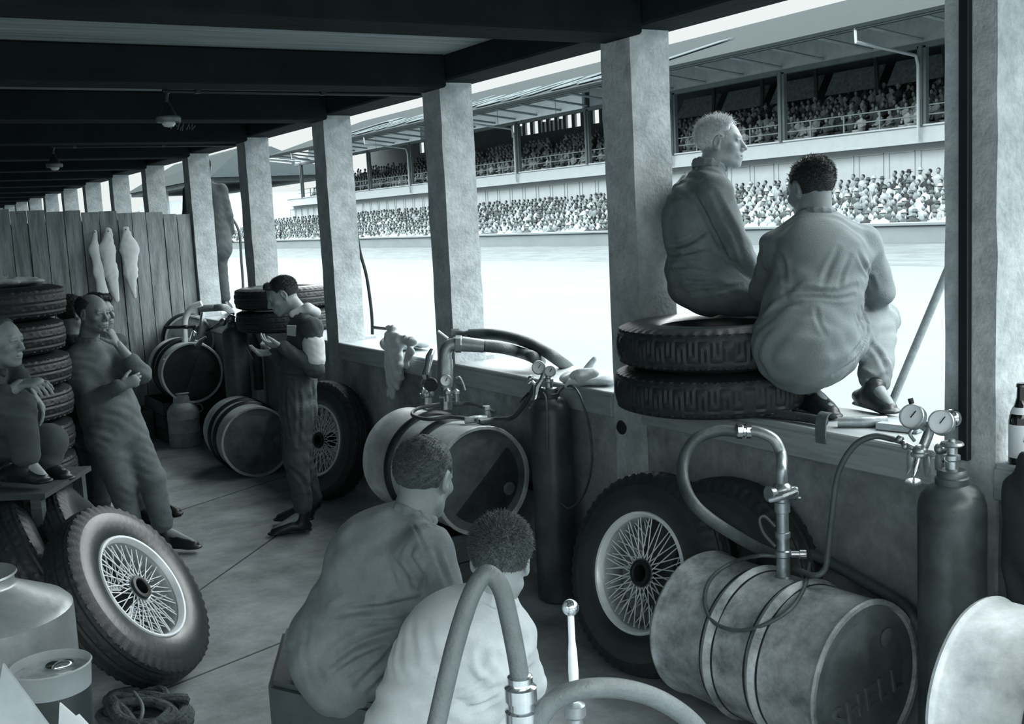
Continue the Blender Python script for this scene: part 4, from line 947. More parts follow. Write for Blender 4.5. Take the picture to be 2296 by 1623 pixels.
# --- white overalls hanging on the partition
def hang(label, pts, rr, seed):
    pr = [cap(P(*pts[i], Y=11.72), P(*pts[i+1], Y=11.72), rr[i], rr[i+1], .02, (0, 1, 0), .32) for i in range(len(pts)-1)]
    o = blob('hanging_overalls', pr, mat('white_cotton', .62, .9, var=.06, scale=5, bump=.1), label, 'overalls', .006, .001, seed, .07, zd=(3, 0, .3))
    MB().tube([P(*pts[0], Y=11.79), P(*pts[0], Y=11.70)], .006, 6).build('peg', m_black, o)
hang('leftmost white garment hanging on the plank partition', [(213, 520), (212, 560), (222, 610), (230, 655)], [.02, .045, .045, .055], 1)
hang('middle white garment on the partition, its long leg reaching lowest', [(243, 518), (240, 560), (248, 610), (262, 672)], [.04, .07, .065, .028], 2)
hang('rightmost white garment on the partition, widest at its waist', [(282, 515), (290, 558), (293, 610), (302, 665)], [.035, .085, .06, .018], 3)
# --- lamps on conduit
def lamp(label, px_, py_, Y):
    a = P(px_, py_, Y=Y); z = a[2]; t = thing('pendant_lamp', label, 'lamp', (a[0], Y, z))
    MB().tube(cr([(XW, Y, z), (a[0]+.12, Y, z), (a[0]+.02, Y, z), (a[0], Y, z-.03), (a[0], Y, z-.07)], 4), .011, 8).build('conduit', m_black, t)
    for x in (a[0]+.16, a[0]+.9): MB().box((x, Y-.02, z-.01), (x+.03, Y+.02, z+.025)).build('clip', m_black, t)
    MB().lathe([(.014, -.06), (.022, -.075), (.048, -.13), (.046, -.135)], 16, (a[0], Y, z)).build('lamp_holder', m_black, t)
    MB().lathe([(.02, -.13), (.062, -.136), (.068, -.145), (.066, -.165), (.060, -.168), (.02, -.15)], 20, (a[0], Y, z)).build('shade_ring', mat('enamel', .12, .4), t)
    MB().lathe([(.010, -.15), (.034, -.16), (.038, -.175), (.026, -.19), (.004, -.194)], 16, (a[0], Y, z)).build('lamp_glass', mat('lamp_glass', .5, .15, var=.02, bump=0), t)
lamp('nearer pendant lamp on a black conduit under the roof beam', 372, 205, 6.33)
lamp('farther pendant lamp on a black conduit deeper in the pits', 118, 330, 10.12)
# chalk marks on a beam face
mb = MB(); yb = 7.864
for s_ in ([(383, 289), (390, 273), (397, 284), (404, 272), (398, 290)], [(404, 292), (412, 276), (409, 293)], [(418, 291), (424, 278), (425, 290), (432, 278), (430, 291), (438, 282)]):
    mb.tube([P(x, y, Y=yb) for x, y in s_], .008, 5, flat=.3)
mb.build('trim_4', mat('chalk', .30, .9, bump=0))['kind'] = 'structure'
# --- small milk churn at the far end, with a hand pump
c = P(417, 998, Z=0)
m_chn = mat('churn_grey', .36, .5, metal=.1, var=.3, scale=14, bump=.1)
t = thing('milk_churn', 'small ribbed metal churn with a tap pump in its neck, at the far end', 'churn', c)
MB().lathe([(.148, .002), (.15, .02), (.15, .13), (.154, .14), (.15, .15), (.15, .26), (.154, .27), (.15, .28), (.148, .34), (.12, .39), (.085, .42), (.075, .50), (.085, .51), (.08, .52)], 32, c).build('churn_body', m_chn, t)
MB().tube([c+up*.5, c+up*.62, c+V(-.02, 0, .66), c+V(-.03, 0, .8)], [.05, .03, .03, .035], 12).tube([c+V(-.14, .0, .84), c+V(.04, 0, .83)], .02, 8).tube([c+V(-.03, 0, .78), c+V(-.03, 0, .88)], [.04, .03], 10).build('pump_head', m_rim, t)
MB().tube(cr([c+V(.15, 0, .3), c+V(.19, 0, .33), c+V(.17, 0, .38), c+V(.13, 0, .38)], 4), .008, 6).build('handle', m_chn, t)
# pipes at the far drum
d_ = 10.8
t = thing('filler_pipe', 'pale pipe bend over the drum by the partition, joined to a hose on the counter', 'pipe', P(428, 760, d_))
MB().tube(cr([P(415, 768, d_), P(414, 740, d_), P(416, 712, d_), P(430, 690, d_), P(452, 680, d_)], 6), .030, 12).build('pipe_bend', m_rim, t)
MB().tube([P(368, 734, d_), P(440, 733, d_)], .016, 8).ball(P(415, 733, d_), .035).ball(P(438, 735, d_), .03).build('valve', m_black, t)
MB().tube([P(430, 765, d_), P(435, 742, d_), P(446, 752, d_), P(455, 700, d_)], [.03, .02, .028, .02], 8).build('side_pipe', m_chrome, t)
MB().tube([P(442, 778, d_-.2), P(450, 765, d_-.2), P(462, 755, d_-.2)], [.03, .025, .01], 8).build('tap', m_chrome, t)
hose('fuel_hose', 'grey hose lying over the far counter by the partition', 'hose', [P(448, 692, 10.9), P(480, 690, 10.9), P(506, 690, 11.0), P(520, 702, X=3.7)], .035, m_hose2)
t = thing('gas_regulator', 'small regulator on the grey gas cylinder at the far end', 'gauge', P(505, 730, 9.8))
MB().tube([P(478, 735, 9.9), P(500, 722, 9.9), P(520, 712, 9.9)], [.014, .022, .02], 8).ball(P(500, 722, 9.88), .035).ball(P(518, 713, 9.88), .035).build('regulator_body', m_brass, t)
MB().tube([P(478, 735, 9.9), P(462, 742, 9.9)], .008, 6).build('key', m_black, t)
hose('thin_cable', 'thin cable hanging from the far regulator past the reading man', 'cable', [P(522, 715, 9.8), P(545, 770, 9.7), P(570, 810, 9.65), P(590, 850, X=3.17)], .007, seg=6)
hose('black_hose', 'black hose hanging down the far counter wall behind the reading man\'s hands', 'hose', [P(553, 742, X=3.14), P(572, 780, X=3.13), P(578, 830, X=3.13), P(580, 872, X=3.13)], .045)
# --- left foreground: bench with churn, tin and papers
bt = .60
t = thing('bench', 'low wooden bench in the left foreground carrying the churn and the tin', 'bench', (.2, 2.85, 0))
MB().box((-.55, 2.35, bt-.04), (.46, 3.55, bt), bev=.004).build('bench_top', m_wood, t)
for x in (-.5, .38):
    for y in (2.4, 3.44): MB().box((x, y, 0), (x+.06, y+.06, bt-.042), bev=.003).build('leg', m_wood, t)
cx = P(-52, 1400, 3.25); s_ = 3.25/F_PX; rs, rn = 205*s_, 88*s_; zsh = P(150, 1368, 3.25)[2]; zn = P(30, 1285, 3.25)[2]
t = thing('milk_churn', 'large dented metal churn at the left edge, its wide shoulder catching the light', 'churn', (cx[0], cx[1], bt))
MB().lathe([(rs*.97, .003), (rs, .02), (rs, zsh-bt-.03), (rs*.995, zsh-bt), (rs*.93, zsh-bt+.018), (rn*1.04, zn-bt-.035), (rn, zn-bt-.028), (rn*.98, zn-bt-.006), (rn*1.07, zn-bt), (rn*1.05, zn-bt+.006), (rn*.9, zn-bt)], 56, (cx[0], cx[1], bt)).build('churn_body', m_tin, t)
tc_ = P(113, 1490, 2.95); rt = 86*2.95/F_PX; zt = P(113, 1490, 2.95)[2]
t = thing('tin_pail', 'dark tin pail with a pale band, holding liquid and bits, left foreground', 'pail', (tc_[0], tc_[1], bt))
o_ = (tc_[0], tc_[1], bt); h_ = zt-bt
MB().lathe([(rt*.90, .002), (rt*.905, h_*.3), (rt*.955, h_-.062)], 48, o_).build('pail_body', mat('pail_paint', .035, .4, var=.2, bump=.03), t)
MB().lathe([(rt*.955, h_-.064), (rt, h_-.004), (rt*1.03, h_), (rt*1.0, h_+.004), (rt*.975, h_-.004), (rt*.93, h_-.06)], 48, o_, close=True).build('pail_band', mat('pail_band', .28, .45, var=.15, bump=.03), t)
m2 = MB().lathe([(.0005, h_-.022), (rt*.95, h_-.020), (rt*.95, h_-.026)], 40, o_).build('liquid', mat('dirty_liquid', .30, .12, var=.5, scale=12, bump=.05), t)
for k, (a, b, rr_) in enumerate(((.3, .1, .02), (.1, .35, .014), (.45, .3, .012))): MB().ball((tc_[0]+a*rt, tc_[1]+b*rt, bt+h_-.015), (rr_*1.4, rr_, rr_*.7), 12, 8).build('floating_bit', m_chrome if k == 0 else m_hub, t)
def card(label, pts, m, th=.006, name='cardboard_sheet', cat='cardboard'):
    p = np.array(pts, float); n = nrm(np.cross(p[1]-p[0], p[2]-p[0])); k = len(p); v = np.concatenate([p, p+n*th])
    f = [tuple(range(k))[::-1], tuple(range(k, 2*k))]+[(i, (i+1) % k, k+(i+1) % k, k+i) for i in range(k)]
    o = MB().add(v, f).build(name, m, None, 30); return tag(o, label, cat)
card('large pale board standing slanted at the bottom left corner', [P(6, 1488, 2.3), P(118, 1640, 2.3), P(150, 1900, 2.32), P(-60, 1900, 2.32)], mat('pale_board', .34, .7, var=.15, scale=6, bump=.1))
card('small pale card corner standing at the bottom edge before the pail', [P(136, 1574, 2.45), P(170, 1604, 2.45), P(178, 1600, 2.45), P(215, 1640, 2.45), P(225, 1900, 2.48), P(120, 1900, 2.48)], mat('white_card', .62, .7, var=.05, bump=.05))
# rope heap
rr_ = random.Random(3); pts = []
for i in range(70):
    a = i*1.02+rr_.uniform(-.2, .2); k_ = rr_.uniform(.35, 1)
    pts.append(P(332+112*math.cos(a)*k_, 1592+48*math.sin(a)*k_+6*math.sin(i*.3), Z=.022+.030*((i//14) % 4)+rr_.uniform(0, .012)))
o = MB().tube(cr(pts, 6), .019, 8).build('rope', mat('tarred_rope', .06, .85, var=.6, scale=30, bump=.9, bscale=80)); tag(o, 'heap of dark rope on the floor below the big wire wheel', 'rope')
o = hose('cloth_strip', 'pale twisted cord over the dark rope heap', 'cord', [P(300, 1552, Z=.13), P(318, 1580, Z=.14), P(316, 1610, Z=.13), P(290, 1650, Z=.04)], .008, m_hose2)
# --- foreground pump: coupling, loop hose, ball lever
dk = 2.62
cp = P(1168, 1560, dk)
t = thing('pump_standpipe', 'bright coupling on a standpipe at the bottom edge, holding the looped grey hose', 'pump', (cp[0], cp[1], 0))
MB().lathe([(.16, 0), (.17, .01), (.17, .03), (.05, .05), (.032, .08), (.030, cp[2]-.08)], 32, (cp[0], cp[1], 0)).build('standpipe', m_steel, t)
MB().lathe([(.034, -.08), (.040, -.078), (.040, -.035), (.033, -.03), (.033, -.012), (.038, -.01), (.038, .022), (.030, .026), (.027, .028), (.030, .034), (.030, .048), (.024, .05)], 28, cp).build('coupling', m_chrome, t, 25)
jn = lambda x, y, d=dk: P(x, y, d)
hose('fuel_hose', 'thick grey hose looping up in front of the man in the pale shirt', 'hose', [jn(1168, 1535), jn(1158, 1470), jn(1142, 1390), jn(1124, 1320), jn(1098, 1288), jn(1075, 1300, dk-.01), jn(1050, 1350, dk-.03), jn(1022, 1440, dk-.05), jn(1000, 1530, dk-.06), jn(975, 1640, dk-.06), jn(945, 1760, dk-.05), P(930, 2150, 2.62), P(960, 2750, 2.7)], .0225, m_hose2, seg=18)
hose('fuel_hose', 'second grey hose curving along the bottom edge towards the embossed drum', 'hose', [jn(1178, 1690), jn(1200, 1630), jn(1240, 1572), jn(1310, 1545), jn(1400, 1545, dk+.05), jn(1490, 1575, dk+.1), jn(1570, 1640, dk+.15), jn(1640, 1760, dk+.2), P(1700, 2000, 2.95), P(1700, 2250, 3.1)], .024, m_hose2, seg=18)
db_ = 3.15; bb = P(1279, 1362, db_)
t = thing('pump_lever', 'upright lever with a polished ball top, between the seated men and the drum', 'lever', (bb[0], bb[1], 0))
MB().ball(bb, .0245, 24, 16).build('ball_knob', m_chrome, t)
zz = bb[2]; MB().lathe([(.0095, -.02), (.010, -.10), (.013, -.13), (.015, -.19), (.013, -.25), (.010, -.29)], 16, bb).build('lever_shaft', m_rim, t)
MB().lathe([(.012, -.28), (.03, -.29), (.032, -.32), (.02, -.33), (.024, -.36), (.024, -zz+.05), (.12, -zz+.03), (.12, -zz)], 20, bb).build('lever_base', m_steel, t)
# --- bottle and jacket at the right
p = V(3.225, 2.215, ZC); t = thing('wine_bottle', 'dark wine bottle with a white label standing on the counter at the right edge', 'bottle', p)
hb = 182*PX(p)[2]/F_PX; rb = 27*PX(p)[2]/F_PX
MB().lathe([(rb*.9, .001), (rb, .008), (rb, hb*.52), (rb*.93, hb*.60), (rb*.55, hb*.74), (rb*.40, hb*.82), (rb*.37, hb*.95), (rb*.44, hb*.955), (rb*.44, hb*.985), (rb*.36, hb)], 32, p).build('bottle_glass', m_glass, t)
toc = nrm((CAMP-p)*V(1, 1, 0)); a0 = math.atan2(toc[1], toc[0])
def band(z0, z1, r0, r1, half, nm, mm):
    n = 16; vs = []
    for k, (z, r_) in enumerate(((z0, r0), (z1, r1))):
        for i in range(n+1):
            a = a0-half+2*half*i/n; vs.append((p[0]+r_*math.cos(a), p[1]+r_*math.sin(a), p[2]+z))
    for k, (z, r_) in enumerate(((z0, r0-.002), (z1, r1-.002))):
        for i in range(n+1):
            a = a0-half+2*half*i/n; vs.append((p[0]+r_*math.cos(a), p[1]+r_*math.sin(a), p[2]+z))
    f = [(i, i+1, n+2+i, n+1+i) for i in range(n)]+[(2*n+2+i+1, 2*n+2+i, 3*n+3+i, 3*n+4+i) for i in range(n)]
    return MB().add(vs, f).build(nm, mm, t)
lb_ = band(hb*.09, hb*.50, rb+.0012, rb+.0012, 1.25, 'label', m_paper); band(hb*.63, hb*.71, rb*.90, rb*.68, 1.5, 'neck_label', m_paper)
q = p+toc*(rb+.0016); rt_ = nrm(np.cross(up, toc)); c1 = q+up*hb*.30+rt_*.012; MB().add([c1-rt_*.006, c1+rt_*.006, c1+up*.02, c1-rt_*.006+toc*.001, c1+rt_*.006+toc*.001, c1+up*.02+toc*.001], [(3, 4, 5), (0, 2, 1), (0, 1, 4, 3), (1, 2, 5, 4), (2, 0, 3, 5)]).build('label_emblem', m_hub, t)
blob('jacket', [cap(V(3.14, 2.14, 1.17), V(3.12, 2.10, 1.0), .05, .08, .03, (1, 0, 0), .6), cap(V(3.12, 2.10, 1.0), V(3.10, 2.02, .62), .10, .15, .04, (1, 0, 0), .5), cap(V(3.10, 1.9, 1.1), V(3.08, 1.88, .6), .10, .14, .04, (1, 0, 0), .5)], mat('dark_cloth', .025, .9, var=.2, scale=10, bump=.3), 'dark jacket hanging over the counter edge at the right border', 'jacket', .008, .006, 6, .14, zd=(0, 3, .2))
blob('white_shirt', [cap(V(3.16, 2.03, 1.18), V(3.09, 2.01, 1.04), .035, .03, .02)], m_rag, 'white shirt cloth showing over the dark jacket at the right border', 'shirt', .007, .004, 7, .05)
# --- pole, conduit, boxes
o = MB().tube([P(1990, 925, X=3.72), P(2122, 612, X=3.72), P(2190, 450, X=3.72)], .0165, 12).build('broom_pole', m_ledge); tag(o, 'pale wooden pole leaning outside against the right pillar', 'pole')
t = thing('cable_channel', 'dark vertical steel channel fixed to the inner face of the right pillar', 'channel', (XW-.01, 2.42, .9))
ya = P(2165, 500, X=XW-.01)[1]
MB().box((XW-.024, ya-.019, ZC-.01), (XW-.001, ya+.019, 2.84), bev=.003).build('channel', m_black, t); MB().box((XW-.03, P(2210, 40, X=XW)[1]-.02, 2.66), (XW-.001, P(2210, 40, X=XW)[1]+.02, 2.71), bev=.004).build('bracket', m_black, t)
yb_ = P(2112, 500, X=3.39)[1]; z_ = P(2112, 500, X=3.39)[2]
o = MB().box((3.36, 2.49, z_-.055), (3.42, 2.545, z_+.055), bev=.01).build('wall_box', m_black); tag(o, 'small black box on the far side of the right pillar', 'box')
o = MB().tube(cr([P(798, 500, X=3.52), P(806, 560, X=3.6), P(822, 620, X=3.65), P(833, 700, X=3.68), P(835, 749, X=3.70)], 6), .013, 8).build('iron_rod', m_black); tag(o, 'bent iron rod standing behind the fourth pillar on the track side', 'rod')
o = MB().tube([P(838, 734, X=3.68), P(872, 737, X=3.68)], .014, 8).build('iron_bar', m_black); tag(o, 'short iron bar at the foot of the bent rod', 'bar')
o = MB().tube(cr([P(498, 492, 14.5), P(505, 483, 14.5), P(518, 486, 14.5), P(536, 520, 14.5), P(541, 580, 14.5), P(545, 640, 14.5), P(545, 695, 14.5), P(545, 695, 14.5)*V(1, 1, 0)], 5), .018, 8).tube(cr([P(498, 492, 14.5), P(512, 530, 14.5), P(523, 543, 14.5)], 4), .014, 8).build('bent_frame', m_black); tag(o, 'bent thin black frame rising beyond the fifth pillar', 'frame')
o = MB().box((3.165, 4.85, .50), (3.21, 5.3, .55), bev=.004).build('groove_bar', m_black); tag(o, 'dark bar for a shaded groove low on the counter wall beside the middle cylinder', 'strap')  # bar added to show the dark of a wall groove; no iron there
o = MB().lathe([(.05, 0), (.045, .012), (.01, .014)], 20, (XW+.012, 4.36, .98), frame((-1, 0, 0))).build('hole_disc', m_hub); tag(o, 'round dark hole-shade cover at the foot of the big pillar', 'disc')  # dark disc stands in for the shade inside an open hole
a = P(1378, 1452, Z=.012); b = P(1408, 1472, Z=.012)
o = MB().tube([a, (a+b)/2+up*.01, b], [.012, .010, .014], 8).build('bolt', m_steel); tag(o, 'small bolt lying on the floor left of the embossed drum', 'bolt')
blob('white_cloth', [cap(P(-40, 618, 6.55)*V(1, 1, 0)+up*1.80, P(70, 618, 6.7)*V(1, 1, 0)+up*1.79, .10, .06, .05, (0, 0, 1), .35)], m_rag, 'white cloth lying on top of the tall tyre stack', 'cloth', .008, .006, 9, .08)
# --- box seats of the two men in the foreground
def boxseat(label, c4, h, m):
    t = thing('box_seat', label, 'box', (*np.mean(c4, 0), 0)); c4 = [np.array((*q, 0.)) for q in c4]
    for i in range(4):
        a, b = c4[i], c4[(i+1) % 4]; n = nrm(np.cross(b-a, up))*.016
        MB().hexa([a, b, b+n, a+n, a+up*h, b+up*h, b+up*h+n, a+up*h+n]).build('side', m, t)
    k = [q+up*(h+.001) for q in c4]; MB().hexa(k+[q+up*.018 for q in k]).build('top', m, t)
m_box = mat('box_paint', .055, .5, var=.3, scale=5, bump=.1)
g0 = P(612, 1527, Z=.60)[:2]; g1 = P(876, 1590, Z=.60)[:2]; fw_ = nrm(np.array((.42, .9)))
boxseat('dark wooden box under the seated man in dark overalls', [g0, g1, g1+fw_*.46, g0+fw_*.46], .585, m_box)

# ================================================================== people
m_skin = mat('skin', .27, .5, var=.12, scale=14, bump=.12, bscale=120, spec=.5)
m_skind = mat('skin_tanned', .20, .5, var=.12, scale=14, bump=.12, bscale=120, spec=.5)
m_ov1 = mat('overalls_grey', .15, .9, var=.25, scale=10, bump=.25, bscale=160)
m_ov2 = mat('overalls_light', .165, .9, var=.14, scale=9, bump=.25, bscale=160)
m_ov3 = mat('overalls_dark', .065, .9, var=.2, scale=9, bump=.25, bscale=160)
m_shirt = mat('shirt_pale', .42, .9, var=.12, scale=8, bump=.2, bscale=160)
m_coat = mat('coat_dark', .035, .9, var=.25, scale=9, bump=.25)
m_hairw = mat('hair_white', .8, .6, var=.3, scale=60, bump=.6, bscale=220, stretch=(1, 1, .3))
m_hairb = mat('hair_brown', .045, .6, var=.5, scale=50, bump=.6, bscale=220)
m_hairg = mat('hair_fair', .07, .6, var=.5, scale=50, bump=.6, bscale=220)
m_hairk = mat('hair_black', .012, .5, var=.4, scale=50, bump=.6, bscale=220)
m_shoe = mat('shoe_leather', .014, .4, var=.3, scale=10, bump=.1)
m_shoe2 = mat('boot_leather', .022, .4, var=.4, scale=10, bump=.1)
m_linen = mat('white_linen', .62, .85, var=.04, bump=.1)
RT = RC[:, 0]*V(1, 1, 0); RT = nrm(RT); AW = nrm(RC[:, 2]*V(1, 1, 0))      # picture right and away, in the ground plane
def D_(r_, a_, u_=0): return nrm(RT*r_+AW*a_+up*u_)
# --- white-haired man seated on the two tyres
d = 5.08
J = dict(base=(3.4, 3.85, 1.535), head=P(1617, 322, d), hf=D_(.90, -.38, -.02), hu=D_(.05, 0, 1), hs=.94, neck=P(1588, 380, d+.0), chest=P(1566, 480, d), waist=P(1570, 570, d), pelvis=P(1592, 622, d),
         tf=D_(.92, .38), shR=P(1605, 428, d-.17), elR=P(1655, 556, d-.18), wrR=P(1706, 624, d-.10), shL=P(1545, 428, d+.15), elL=P(1600, 560, d+.28), wrL=P(1700, 610, d+.3),
         knR=P(1745, 655, d-.08), anR=P(1760, 850, d+.16), knL=P(1742, 655, d+.22), anL=P(1760, 840, d+.3), hdR=(D_(.9, .1, -.3), -up, AW, .5), hdL=(D_(.9, 0, -.3), -up, -AW, .5))
ov = person('white-haired man in grey overalls seated on the stacked tyres, looking to the right', J, m_ov1, m_skin, m_hairw, dict(front=.0, puff=.985, rough=1.5, hl=.02, len=.022, lift=.45, mess=.5, comb=(.1, -.5, .25), n=6000), None, fold=.0032, res=.006, seed=11,
       torso=lambda tf, u, l: [ell(P(1578, 610, d), (.17, .18, .13), None, .06), ell(P(1560, 500, d), (.155, .15, .17), None, .06), ell(P(1562, 655, d), (.11, .14, .075), None, .04), cap(P(1590, 655, d-.06), P(1745, 668, d-.08), .10, .09, .05)])[0]
# --- crouching man seen from behind
d = 4.62
J = dict(base=(3.5, 3.2, ZC+.002), head=P(1817, 424, d+.02), hf=D_(-.42, .86, -.28), hu=D_(-.12, .25, 1), hs=1.02, neck=P(1832, 492, d), chest=P(1843, 590, d-.04), waist=P(1830, 690, d-.08), pelvis=P(1800, 770, d-.10),
         tf=D_(-.12, .99), shL=P(1745, 556, d+.02), elL=P(1712, 650, d+.22), wrL=P(1735, 700, d+.42), shR=P(1935, 545, d+.02), elR=P(1975, 650, d+.10), wrR=P(1948, 700, d+.34),
         knL=P(1745, 705, d+.45), anL=P(1806, 862, d+.10), toL=P(1868, 925, Z=ZC+.03), knR=P(1968, 715, d+.30), anR=P(1962, 866, d+.02), toR=P(1998, 915, Z=ZC+.03),
         hdL=(D_(.2, .9, -.3), -up, RT, .6), hdR=(D_(-.2, .9, -.3), -up, -RT, .6))
crm, _ = person('crouching man in light overalls on the counter, seen from behind', J, m_ov2, m_skind, m_hairk, dict(front=.02, puff=1.02, rough=.8), m_shoe2, fold=.0032, res=.0062, seed=12,
       torso=lambda tf, u, l: [ell(P(1800, 765, d-.08), (.205, .19, .185), None, .07), ell(P(1838, 580, d-.02), (.20, .16, .17), None, .08), ell(P(1820, 670, d-.03), (.205, .165, .15), None, .07), cap(P(1790, 800, d), P(1850, 800, d+.05), .15, .12, .06)], bulk=1.04)
# --- reading man standing
d = 7.5
J = dict(base=P(668, 1185, Z=0), head=P(633, 663, d), hf=D_(-.86, -.30, -.42), hu=D_(-.35, 0, 1), neck=P(676, 708, d), chest=P(682, 780, d), waist=P(668, 845, d), pelvis=P(668, 915, d),
         tf=D_(-.94, -.32), shL=P(700, 735, d-.17), elL=P(708, 828, d-.18), wrL=P(632, 775, d-.24), shR=P(668, 735, d+.17), elR=P(655, 825, d+.22), wrR=P(612, 790, d+.02),
         knL=P(664, 1030, d-.09), anL=P(682, 1150, d-.09), toL=P(612, 1192, d-.12), knR=P(672, 1025, d+.12), anR=P(706, 1128, d+.13), toR=P(624, 1160, d+.18),
         hdL=(D_(-.95, .05, .15), D_(0, .3, 1), RT*-.1+up, .7), hdR=(D_(-.95, -.1, .0), D_(0, -.4, 1), up, .6))
rd, inf = person('slim man in dark overalls standing with head bowed, reading something in his hands', J, m_ov3, m_skin, m_hairk, dict(front=.01, puff=.99, rough=.5, quiff=1), m_shoe, fold=.0025, seed=13, sleeves=('long', 'long'), bulk=.98)
v, f = sdf([cap(P(703, 770, d-.175), P(706, 806, d-.178), .074, .070, .01)], .006, folds(.001, 3, .05)); mesh_obj('armband', v, f, m_linen, rd, 180)
v, f = sdf([cap(P(656, 704, d-.06), P(690, 690, d-.05), .024, .03, .01), cap(P(690, 690, d-.05), P(708, 700, d+.02), .032, .035, .015), cap(P(690, 692, d-.02), P(690, 692, d+.08), .035, .03, .02)], .005); mesh_obj('shirt_collar', v, f, m_linen, rd, 180)
c_ = P(652, 741, d-.20); MB().hexa([c_+q for q in (RT*-.028+up*-.03, RT*.028+up*-.04, RT*.028+up*-.04+AW*.03, RT*-.028+up*-.03+AW*.03, RT*-.024+up*.035, RT*.034+up*.03, RT*.034+up*.03+AW*.03, RT*-.024+up*.035+AW*.03)]).build('chest_badge', mat('badge_cloth', .30, .8), rd)
a_ = P(604, 768, d-.17)
card('small sheet of paper held in the reading man\'s hands', [a_+D_(-1, 0, .1)*.05-D_(0, 1, .3)*.04, a_+D_(1, 0, -.1)*.03-D_(0, 1, .3)*.04, a_+D_(1, 0, -.1)*.03+D_(0, 1, .3)*.05, a_+D_(-1, 0, .1)*.05+D_(0, 1, .3)*.05], m_linen, .002, 'paper_sheet', 'paper')
# --- balding man leaning, arm folded and hand at the chin
d = 7.0
J = dict(base=P(330, 1215, Z=0), head=P(210, 703, d), hf=D_(.86, -.50, -.06), hu=D_(-.02, 0, 1), hs=1.02, neck=P(198, 768, d+.03), chest=P(208, 840, d), waist=P(238, 905, d), pelvis=P(258, 965, d),
         tf=D_(.72, -.69), shR=P(172, 805, d-.04), elR=P(205, 895, d-.14), wrR=P(272, 864, d-.22), shL=P(243, 795, d+.12), elL=P(318, 838, d-.02), wrL=P(264, 772, d-.10),
         knR=P(272, 1085, d-.02), anR=P(298, 1195, d+.10), toR=P(345, 1235, d-.02), knL=P(338, 1070, d+.05), anL=P(368, 1188, d+.14), toL=P(440, 1222, d+.10),
         hdR=(D_(.9, .35, .25), D_(-.2, 1, 0), up, 1.1), hdL=(D_(-.40, -.1, .92), D_(-.7, .1, -.3), D_(-.3, -.6, 0), .9))
person('balding man in grey overalls leaning back with one hand raised to his chin', J, m_ov1, m_skin, m_hairg, dict(front=.03, puff=.985, rough=.5, bald=1), m_shoe, fold=.0028, seed=14, sleeves=('rolled', 'long'), bulk=1.03,
       torso=lambda tf, u, l: [ell(P(246, 925, d-.02), (.17, .17, .17), None, .06)])
# --- two men standing behind him
def standing(label, px_, d, hair, cloth, seed, fw_, shx=0, feet=None, style=None):
    h = P(px_[0], px_[1], d); g = V(h[0], h[1], 0)+RT*shx; f = feet if feet is not None else g
    lt_ = nrm(np.cross(fw_, up)); k = h[2]/1.62
    J = dict(base=g, head=h, hf=fw_, neck=h+V(0, 0, -.17)-fw_*.03, chest=h*V(1, 1, 0)+up*(h[2]-.33)+RT*shx*.2-fw_*.03, waist=h*V(1, 1, 0)+up*(h[2]-.50)+RT*shx*.4-fw_*.03, pelvis=h*V(1, 1, 0)+up*(h[2]-.68)+RT*shx*.6-fw_*.03, tf=fw_)
    for s_, q in (('R', 1), ('L', -1)):
        sh = J['neck']+lt_*q*.18-up*.07; J['sh'+s_] = sh; J['el'+s_] = sh+lt_*q*.05-up*.29-fw_*.03; J['wr'+s_] = J['el'+s_]-up*.22+fw_*.08; J['hd'+s_] = (nrm(-up+fw_*.2), -lt_*q, fw_, .4)
        an = f+lt_*q*.10+up*.09; J['an'+s_] = an; J['kn'+s_] = (J['pelvis']+an)/2+fw_*.05+lt_*q*.02; J['to'+s_] = an+fw_*.18-up*.06
    return person(label, J, cloth, m_skin, hair, style or dict(front=.01, rough=1), m_shoe, seed=seed, res=.01, fold=.004)
standing('dark-haired man hidden behind the balding man but for one ear and his collar', (168, 703), 7.45, m_hairk, m_coat, 21, D_(.8, .6))
standing('man with swept dark hair behind the balding man, his face partly showing', (222, 700), 7.62, m_hairk, m_ov3, 22, D_(.93, -.36), .1, P(378, 1160, Z=0)-RT*.14, dict(front=.0, puff=1.08, rough=2, quiff=1))
# --- man sitting at the left border
d = 5.35
seat = P(-60, 985, d)
J = dict(base=V(seat[0], seat[1], 0), head=P(2, 765, d), hf=D_(.97, -.22, -.08), hu=D_(-.1, 0, 1), neck=P(-25, 832, d), chest=P(-60, 880, d), waist=P(-75, 930, d), pelvis=P(-85, 985, d), tf=D_(.95, -.3),
         shR=P(-50, 855, d-.17), elR=P(-15, 905, d-.2), wrR=P(45, 862, d-.16), shL=P(-30, 855, d+.15), elL=P(25, 830, d+.16), wrL=P(72, 880, d+.06),
         knR=P(38, 912, d-.1), anR=P(62, 1036, d-.08), toR=P(100, 1072, d-.1), knL=P(112, 990, d+.16), anL=P(105, 1045, d+.14), toL=P(150, 1066, d+.1),
         hdR=(D_(.95, -.1, .1), D_(.1, .3, -1), AW, .95), hdL=(D_(.45, 0, -.9), D_(-.5, -.3, -.3), RT, .5))
person('man at the left border sitting with knees drawn up, seen in profile', J, m_ov3, m_skin, m_hairg, dict(front=.035, puff=.985, rough=.6), m_shoe, fold=.004, seed=15, sleeves=('rolled', 'rolled'))
t = thing('plank_seat', 'dark plank bench under the sitting man at the left border', 'bench', (seat[0], seat[1], 0)); zs = seat[2]-.15
zf = P(105, 1072, d)[2]
A2 = np.array([RT, AW, up]).T; so = V(seat[0], seat[1], 0)
MB().box((-.35, -.35, zs-.04), (.10, .40, zs), A2, so).build('seat_board', m_wood, t); MB().box((.12, -.24, zf-.05), (.42, .34, zf-.025), A2, so).build('foot_board', m_dark, t)
